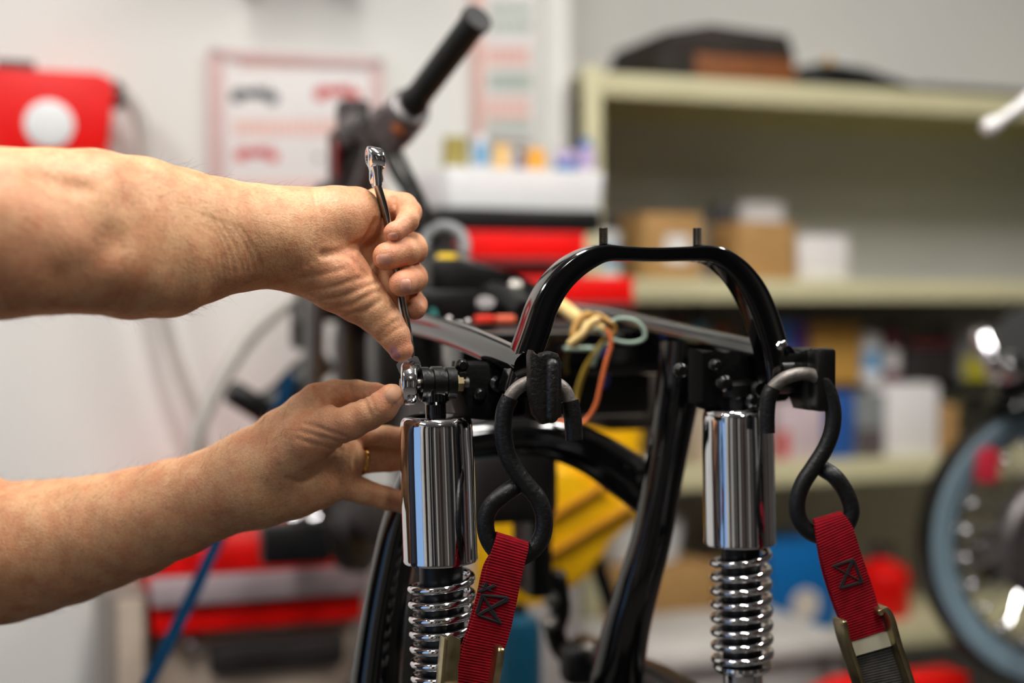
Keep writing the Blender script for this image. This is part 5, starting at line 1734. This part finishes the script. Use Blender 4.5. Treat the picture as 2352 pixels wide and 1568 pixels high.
L_thumb = [N4(640, 1058, 1.326, 70), N4(705, 1010, 1.312, 62), N4(765, 978, 1.300, 47), N4(806, 968, 1.292, 41), N4(845, 951, 1.287, 36), N4(877, 933, 1.283, 34), N4(898, 911, 1.281, 30)]
L_fing = [[N4(727, 922, 1.328, 40), N4(770, 903, 1.330, 31), N4(820, 898, 1.324, 26), N4(862, 902, 1.311, 24), N4(890, 906, 1.304, 22)],
          [N4(765, 985, 1.352, 40), N4(830, 1000, 1.366, 28), N4(890, 1004, 1.378, 26), N4(940, 1006, 1.378, 23), N4(985, 1006, 1.366, 21)],
          [N4(775, 1052, 1.356, 42), N4(835, 1056, 1.370, 31), N4(895, 1054, 1.382, 29), N4(945, 1052, 1.382, 26), N4(990, 1050, 1.368, 23)],
          [N4(770, 1104, 1.354, 40), N4(830, 1127, 1.360, 30), N4(885, 1144, 1.368, 27), N4(930, 1154, 1.372, 24), N4(965, 1158, 1.368, 22)]]
L_groove = [
    (vp((735, 893, 1.30), (748, 905, 1.296), (762, 915, 1.294), (780, 932, 1.286)), .0036, .0028),
    (vp((752, 884, 1.305), (768, 898, 1.30), (785, 920, 1.292)), .0026, .0018),
    (vp((736, 890, 1.3), (752, 908, 1.3)), .0058, .0040),
    (vp((770, 905, 1.3), (776, 922, 1.3)), .0034, .0022),
    (vp((765, 930, 1.29), (800, 925, 1.29), (835, 918, 1.29)), .0030, .0024),
    (vp((800, 884, 1.303), (808, 900, 1.300), (806, 915, 1.298)), .0022, .0012),
    (vp((700, 972, 1.283), (750, 988, 1.278), (800, 1005, 1.280)), .0020, .0013),
    (vp((690, 990, 1.284), (745, 1006, 1.279), (798, 1020, 1.283)), .0020, .0013),
    (vp((684, 1008, 1.286), (735, 1024, 1.282), (785, 1034, 1.288)), .0020, .0011),
    (vp((660, 1100, 1.315), (690, 1108, 1.318), (720, 1096, 1.322), (760, 1060, 1.330)), .0036, .0022),
    (vp((640, 1070, 1.31), (645, 1120, 1.314), (648, 1165, 1.325)), .003, .0010),
    (vp((832, 905, 1.270), (840, 925, 1.267), (850, 952, 1.270)), .0020, .0010),
    (vp((846, 902, 1.270), (854, 920, 1.267), (864, 944, 1.270)), .0018, .0009),
    (vp((820, 1092, 1.345), (815, 1060, 1.345), (822, 1010, 1.345)), .003, .0012),
]


def f_left(p):
    d = smin(chain(p, LA, .006), chain(p, LA_top, .01), .03)
    hand = smin(chain(p, L_back), chain(p, L_low), .016)
    hand = smin(hand, chain(p, L_mid), .014)
    d = smin(d, hand, .022)
    d = smin(d, chain(p, L_thumb, .003), .009)
    out = d
    for i, c in enumerate(L_fing):
        joined = smin(d, chain(p, c, .0025), .005)
        out = np.minimum(out, joined) if out is d else smin(out, joined, .0008)
    for pts, w, dep in LG:
        out = groove(p, out, pts, w, dep)
    out = out + .0006 * np.sin(p[:, 0] * 60 + p[:, 2] * 45) * np.sin(p[:, 2] * 75 + p[:, 1] * 30)
    return out


RG, LG = project(f_right, R_groove), project(f_left, L_groove)


# ---- head and neck, out of the picture
HC_ = np.array((-.80, 1.22, 1.665), np.float32)


def f_head(p):
    q = (p - HC_) / np.array((.098, .076, .118), np.float32)
    n = np.sqrt((q ** 2).sum(1))
    d = (n - 1) * .076
    c = HC_
    d = smin(d, caps(p, c + np.array((.03, 0, -.07), np.float32), .055, c + np.array((.065, 0, -.10), np.float32), .032), .03)   # jaw, chin
    d = smin(d, caps(p, c + np.array((.092, 0, .0), np.float32), .010, c + np.array((.118, 0, -.032), np.float32), .014), .012)  # nose
    for s in (-1, 1):
        d = smin(d, caps(p, c + np.array((-.005, .076 * s, .015), np.float32), .012, c + np.array((-.002, .078 * s, -.025), np.float32), .009), .008)  # ears
        e = np.sqrt(((p - c - np.array((.092, .032 * s, .005), np.float32)) ** 2).sum(1)) - .016
        d = np.maximum(d, -e + .002)
        e = np.sqrt(((p - c - np.array((.080, .032 * s, .005), np.float32)) ** 2).sum(1)) - .0125
        d = np.minimum(d, e)
    d = smin(d, caps(p, c + np.array((.088, -.022, -.062), np.float32), .008, c + np.array((.088, .022, -.062), np.float32), .008), .008)
    d = groove(p, d, [c + np.array((.098, -.022, -.062), np.float32), c + np.array((.102, 0, -.062), np.float32), c + np.array((.098, .022, -.062), np.float32)], .003, .003)
    d = smin(d, caps(p, c + np.array((-.02, 0, -.06), np.float32), .058, np.array((-.85, 1.23, 1.44), np.float32), .064), .03)
    return d


def f_shirt(p):
    d = chain(p, [W3(-.86, 1.12, 1.38, .085), W3(-.88, 1.14, 1.15, .12), W3(-.88, 1.15, .95, .125)], .03)
    d = smin(d, chain(p, [W3(-.87, 1.34, 1.38, .085), W3(-.88, 1.33, 1.15, .12), W3(-.88, 1.32, .95, .125)], .03), .08)
    d = smin(d, chain(p, [W3(-.85, 1.05, 1.41, .07), W3(-.85, 1.23, 1.44, .075), W3(-.86, 1.41, 1.41, .07)], .03), .05)
    d = smin(d, chain(p, [R_SHOULDER, W3(-.66, 1.055, 1.357, .074)], .01), .03)
    d = smin(d, chain(p, [L_SHOULDER, W3(-.75, 1.428, 1.265, .074)], .01), .03)
    return d + .002 * np.sin(p[:, 2] * 40 + p[:, 1] * 25)


def f_trousers(p):
    d = chain(p, [W3(-.88, 1.15, .97, .118), W3(-.86, 1.12, .50, .082), W3(-.88, 1.10, .09, .062)], .03)
    d = smin(d, chain(p, [W3(-.88, 1.32, .97, .118), W3(-.88, 1.36, .50, .082), W3(-.90, 1.38, .09, .062)], .03), .03)
    return d + .002 * np.sin(p[:, 2] * 50 + p[:, 0] * 25)


def f_boots(p):
    d = chain(p, [W3(-.88, 1.10, .13, .062), W3(-.87, 1.10, .055, .055), W3(-.72, 1.09, .042, .042)], .02)
    d2 = chain(p, [W3(-.90, 1.38, .13, .062), W3(-.89, 1.38, .055, .055), W3(-.74, 1.37, .042, .042)], .02)
    return np.maximum(np.minimum(d, d2), -p[:, 2] + .001)


man = thing('person', 'person in dark T-shirt reaching in from the left, bare forearms, turning a wrench', 'person', Vector((-.88, 1.23, 0)))
H = .0017
pr = surface_nets(f_right, (-.90, .95, 1.10), (-.055, 1.42, 1.50), H)
pl_ = surface_nets(f_left, (-.93, 1.22, .93), (-.04, 1.53, 1.50), H)
ph = surface_nets(f_head, (-.95, 1.10, 1.40), (-.63, 1.34, 1.82), .005)

tips = [c[-1][0] for c in R_fing] + [c[-1][0] for c in L_fing] + [R_then[-1][0], L_thumb[-1][0]]
kn = [R_fing[i][2][0] for i in range(4)] + [V(800, 620, 1.28), V(770, 1010, 1.285), V(70, 560, 1.075), V(190, 565, 1.10)]  # last two points paint the forearm's shadowed band redder


def flush_shade(v):
    a = np.zeros(len(v))
    for t in tips:
        a = np.maximum(a, np.exp(-(((v - t) ** 2).sum(1)) / .019 ** 2))
    for t in kn:
        a = np.maximum(a, .5 * np.exp(-(((v - t) ** 2).sum(1)) / .034 ** 2))
    return a


body = np_mesh('body', [pr, pl_, ph], M_skin, man, flush_shade)
np_mesh('shirt', [surface_nets(f_shirt, (-1.06, .93, .78), (-.54, 1.55, 1.56), .008)], M_shirt, man)
np_mesh('trousers', [surface_nets(f_trousers, (-1.05, .98, .02), (-.70, 1.52, 1.12), .008)], M_trousers, man)
np_mesh('boots', [surface_nets(f_boots, (-1.0, .98, -.02), (-.62, 1.5, .25), .006)], M_boot, man)


def f_hair(p):
    q = (p - HC_ - np.array((-.012, 0, .022), np.float32)) / np.array((.099, .084, .112), np.float32)
    d = (np.sqrt((q ** 2).sum(1)) - 1) * .08
    cut = (p[:, 0] - HC_[0]) * .8 - (p[:, 2] - HC_[2]) * 1.0 - .02
    return smin(d, d, .01) + np.maximum(cut, 0) * .9


np_mesh('head_hair', [surface_nets(f_hair, (-.95, 1.10, 1.50), (-.66, 1.34, 1.83), .006)], M_hair, man)


# fingernails: curved patches laid on the fingertip
def nail(px, py, Y, wpx, lpx, ang, f, m=M_nail):
    """patch centred at a pixel, projected onto the implicit surface along the view ray; ang = direction of the nail tip in the picture"""
    c, s = math.cos(math.radians(ang)), math.sin(math.radians(ang))
    nu, nv = 9, 9
    out, inner = [], []
    for i in range(nu):
        for j in range(nv):
            a, b = (i / (nu - 1) - .5) * 2, (j / (nv - 1) - .5) * 2
            # rounded-square outline
            k = 1 / max(1.0, (abs(a) ** 3.2 + abs(b) ** 3.2) ** (1 / 3.2) / max(abs(a), abs(b), 1e-6)) if (a or b) else 1
            a, b = a * k, b * k
            x, y = px + (a * lpx / 2) * c - (b * wpx / 2) * s, py + (a * lpx / 2) * s + (b * wpx / 2) * c
            out.append((x, y, a, b))
    xs = np.array([o[:2] for o in out])
    dirs = np.array([list(ray(x, y)) for x, y in xs], np.float32)
    dirs /= dirs[:, 1:2]
    yy = np.full(len(xs), Y - .04, np.float32)
    cam_ = np.array(CAM, np.float32)
    for _ in range(60):
        p = cam_ + dirs * yy[:, None]
        yy = yy + np.clip(f(p), -.004, .004) * .8
    mid_y = float(np.median(yy))
    yy = np.clip(yy, mid_y - .008, mid_y + .008)
    # domed a hair above the skin
    lift = np.array([.0008 * (1 - .6 * max(abs(o[2]), abs(o[3])) ** 4) for o in out], np.float32)
    top = cam_ + dirs * (yy - lift)[:, None]
    bot = cam_ + dirs * (yy + .0012)[:, None]
    mb = MB()
    n = nu * nv
    fs = []
    for i in range(nu - 1):
        for j in range(nv - 1):
            q = (i * nv + j, i * nv + j + 1, i * nv + nv + j + 1, i * nv + nv + j)
            fs.append(q)
            fs.append(tuple(n + k for k in q[::-1]))
    ring = [j for j in range(nv)] + [i * nv + nv - 1 for i in range(1, nu)] + [(nu - 1) * nv + j for j in range(nv - 2, -1, -1)] + [i * nv for i in range(nu - 2, 0, -1)]
    for a, b in zip(ring, ring[1:] + ring[:1]):
        fs.append((a, b, n + b, n + a))
    mb.add([tuple(v) for v in top] + [tuple(v) for v in bot], fs)
    return kid(mb, 'fingernail', m, man, angle=60)


nail(902, 543, 1.29, 17, 24, 170, f_right)
nail(881, 596, 1.29, 26, 34, 176, f_right)
nail(932, 655, 1.29, 24, 30, 90, f_right)
nail(907, 812, 1.29, 20, 34, 62, f_right, mat('bruised_nail', (170, 118, 118), 0.35, sss=.1))
nail(905, 904, 1.29, 36, 42, -50, f_left, mat('dusty_nail', (196, 148, 116), 0.5, spec=0.3, sss=.1))

# gold ring on the left ring finger
a, b_ = L_fing[2][1][0], L_fing[2][0][0]
dr_ = Vector((a - b_)).normalized()
cen = Vector(a) - dr_ * .002
kid(MB().tube([cen + (Vector(P(828, 1056 - 40, 1.369)) - Vector(P(828, 1056, 1.369))).normalized() * 0 + (dr_.cross(Z).normalized() * math.cos(t_) + dr_.cross(dr_.cross(Z)).normalized() * math.sin(t_)) * .0138 for t_ in [2 * math.pi * k / 36 for k in range(36)]],
                .0012, 12, closed=True, up=dr_, r2=.0026), 'ring', M_gold, man)

# fine hairs on the forearms
def arm_hair(parts, f, sel, n, dirv, lmin, lmax, seed):
    rg = np.random.default_rng(seed)
    v = parts[0]
    idx = np.where(sel(v))[0]
    idx = rg.choice(idx, n)
    p = v[idx] + rg.normal(0, .0006, (n, 3))
    e = .001
    pf = p.astype(np.float32)
    d0 = f(pf)
    g = np.stack([f(pf + np.array([e if i == j else 0 for j in range(3)], np.float32)) - d0 for i in range(3)], 1)
    g /= np.linalg.norm(g, axis=1, keepdims=True) + 1e-9
    p = p - g * d0[:, None]
    t = np.array(dirv)[None] - g * (g @ np.array(dirv))[:, None]
    t += rg.normal(0, .35, (n, 3))
    t /= np.linalg.norm(t, axis=1, keepdims=True)
    L = rg.uniform(lmin, lmax, n)
    lift = rg.uniform(.15, .75, n)
    vs, fs = [], []
    for i in range(n):
        o = len(vs)
        side = np.cross(t[i], g[i])
        bend = rg.normal(0, .25)
        for k in range(5):
            q = k / 4
            c = p[i] - g[i] * .0006 + t[i] * L[i] * q + g[i] * L[i] * lift[i] * (q - .45 * q * q) + side * L[i] * bend * q * q
            r = .00011 * (1 - .7 * q)
            for m_ in range(3):
                th = 2 * math.pi * m_ / 3
                vs.append(tuple(c + side * r * math.cos(th) + g[i] * r * math.sin(th)))
        for k in range(4):
            for m_ in range(3):
                m2 = (m_ + 1) % 3
                fs.append((o + k * 3 + m_, o + k * 3 + m2, o + k * 3 + 3 + m2, o + k * 3 + 3 + m_))
    return vs, fs


mb = MB()
mb.add(*arm_hair(pr, f_right, lambda v: (v[:, 0] > -.44) & (v[:, 0] < -.19), 1500, (.75, .35, -.35), .006, .015, 3))
mb.add(*arm_hair(pl_, f_left, lambda v: (v[:, 0] > -.54) & (v[:, 0] < -.21), 1700, (.85, -.1, .25), .006, .015, 4))
hr_ = kid(mb, 'arm_hair', M_hair, man, smooth=False)
hr_['kind'] = 'stuff'
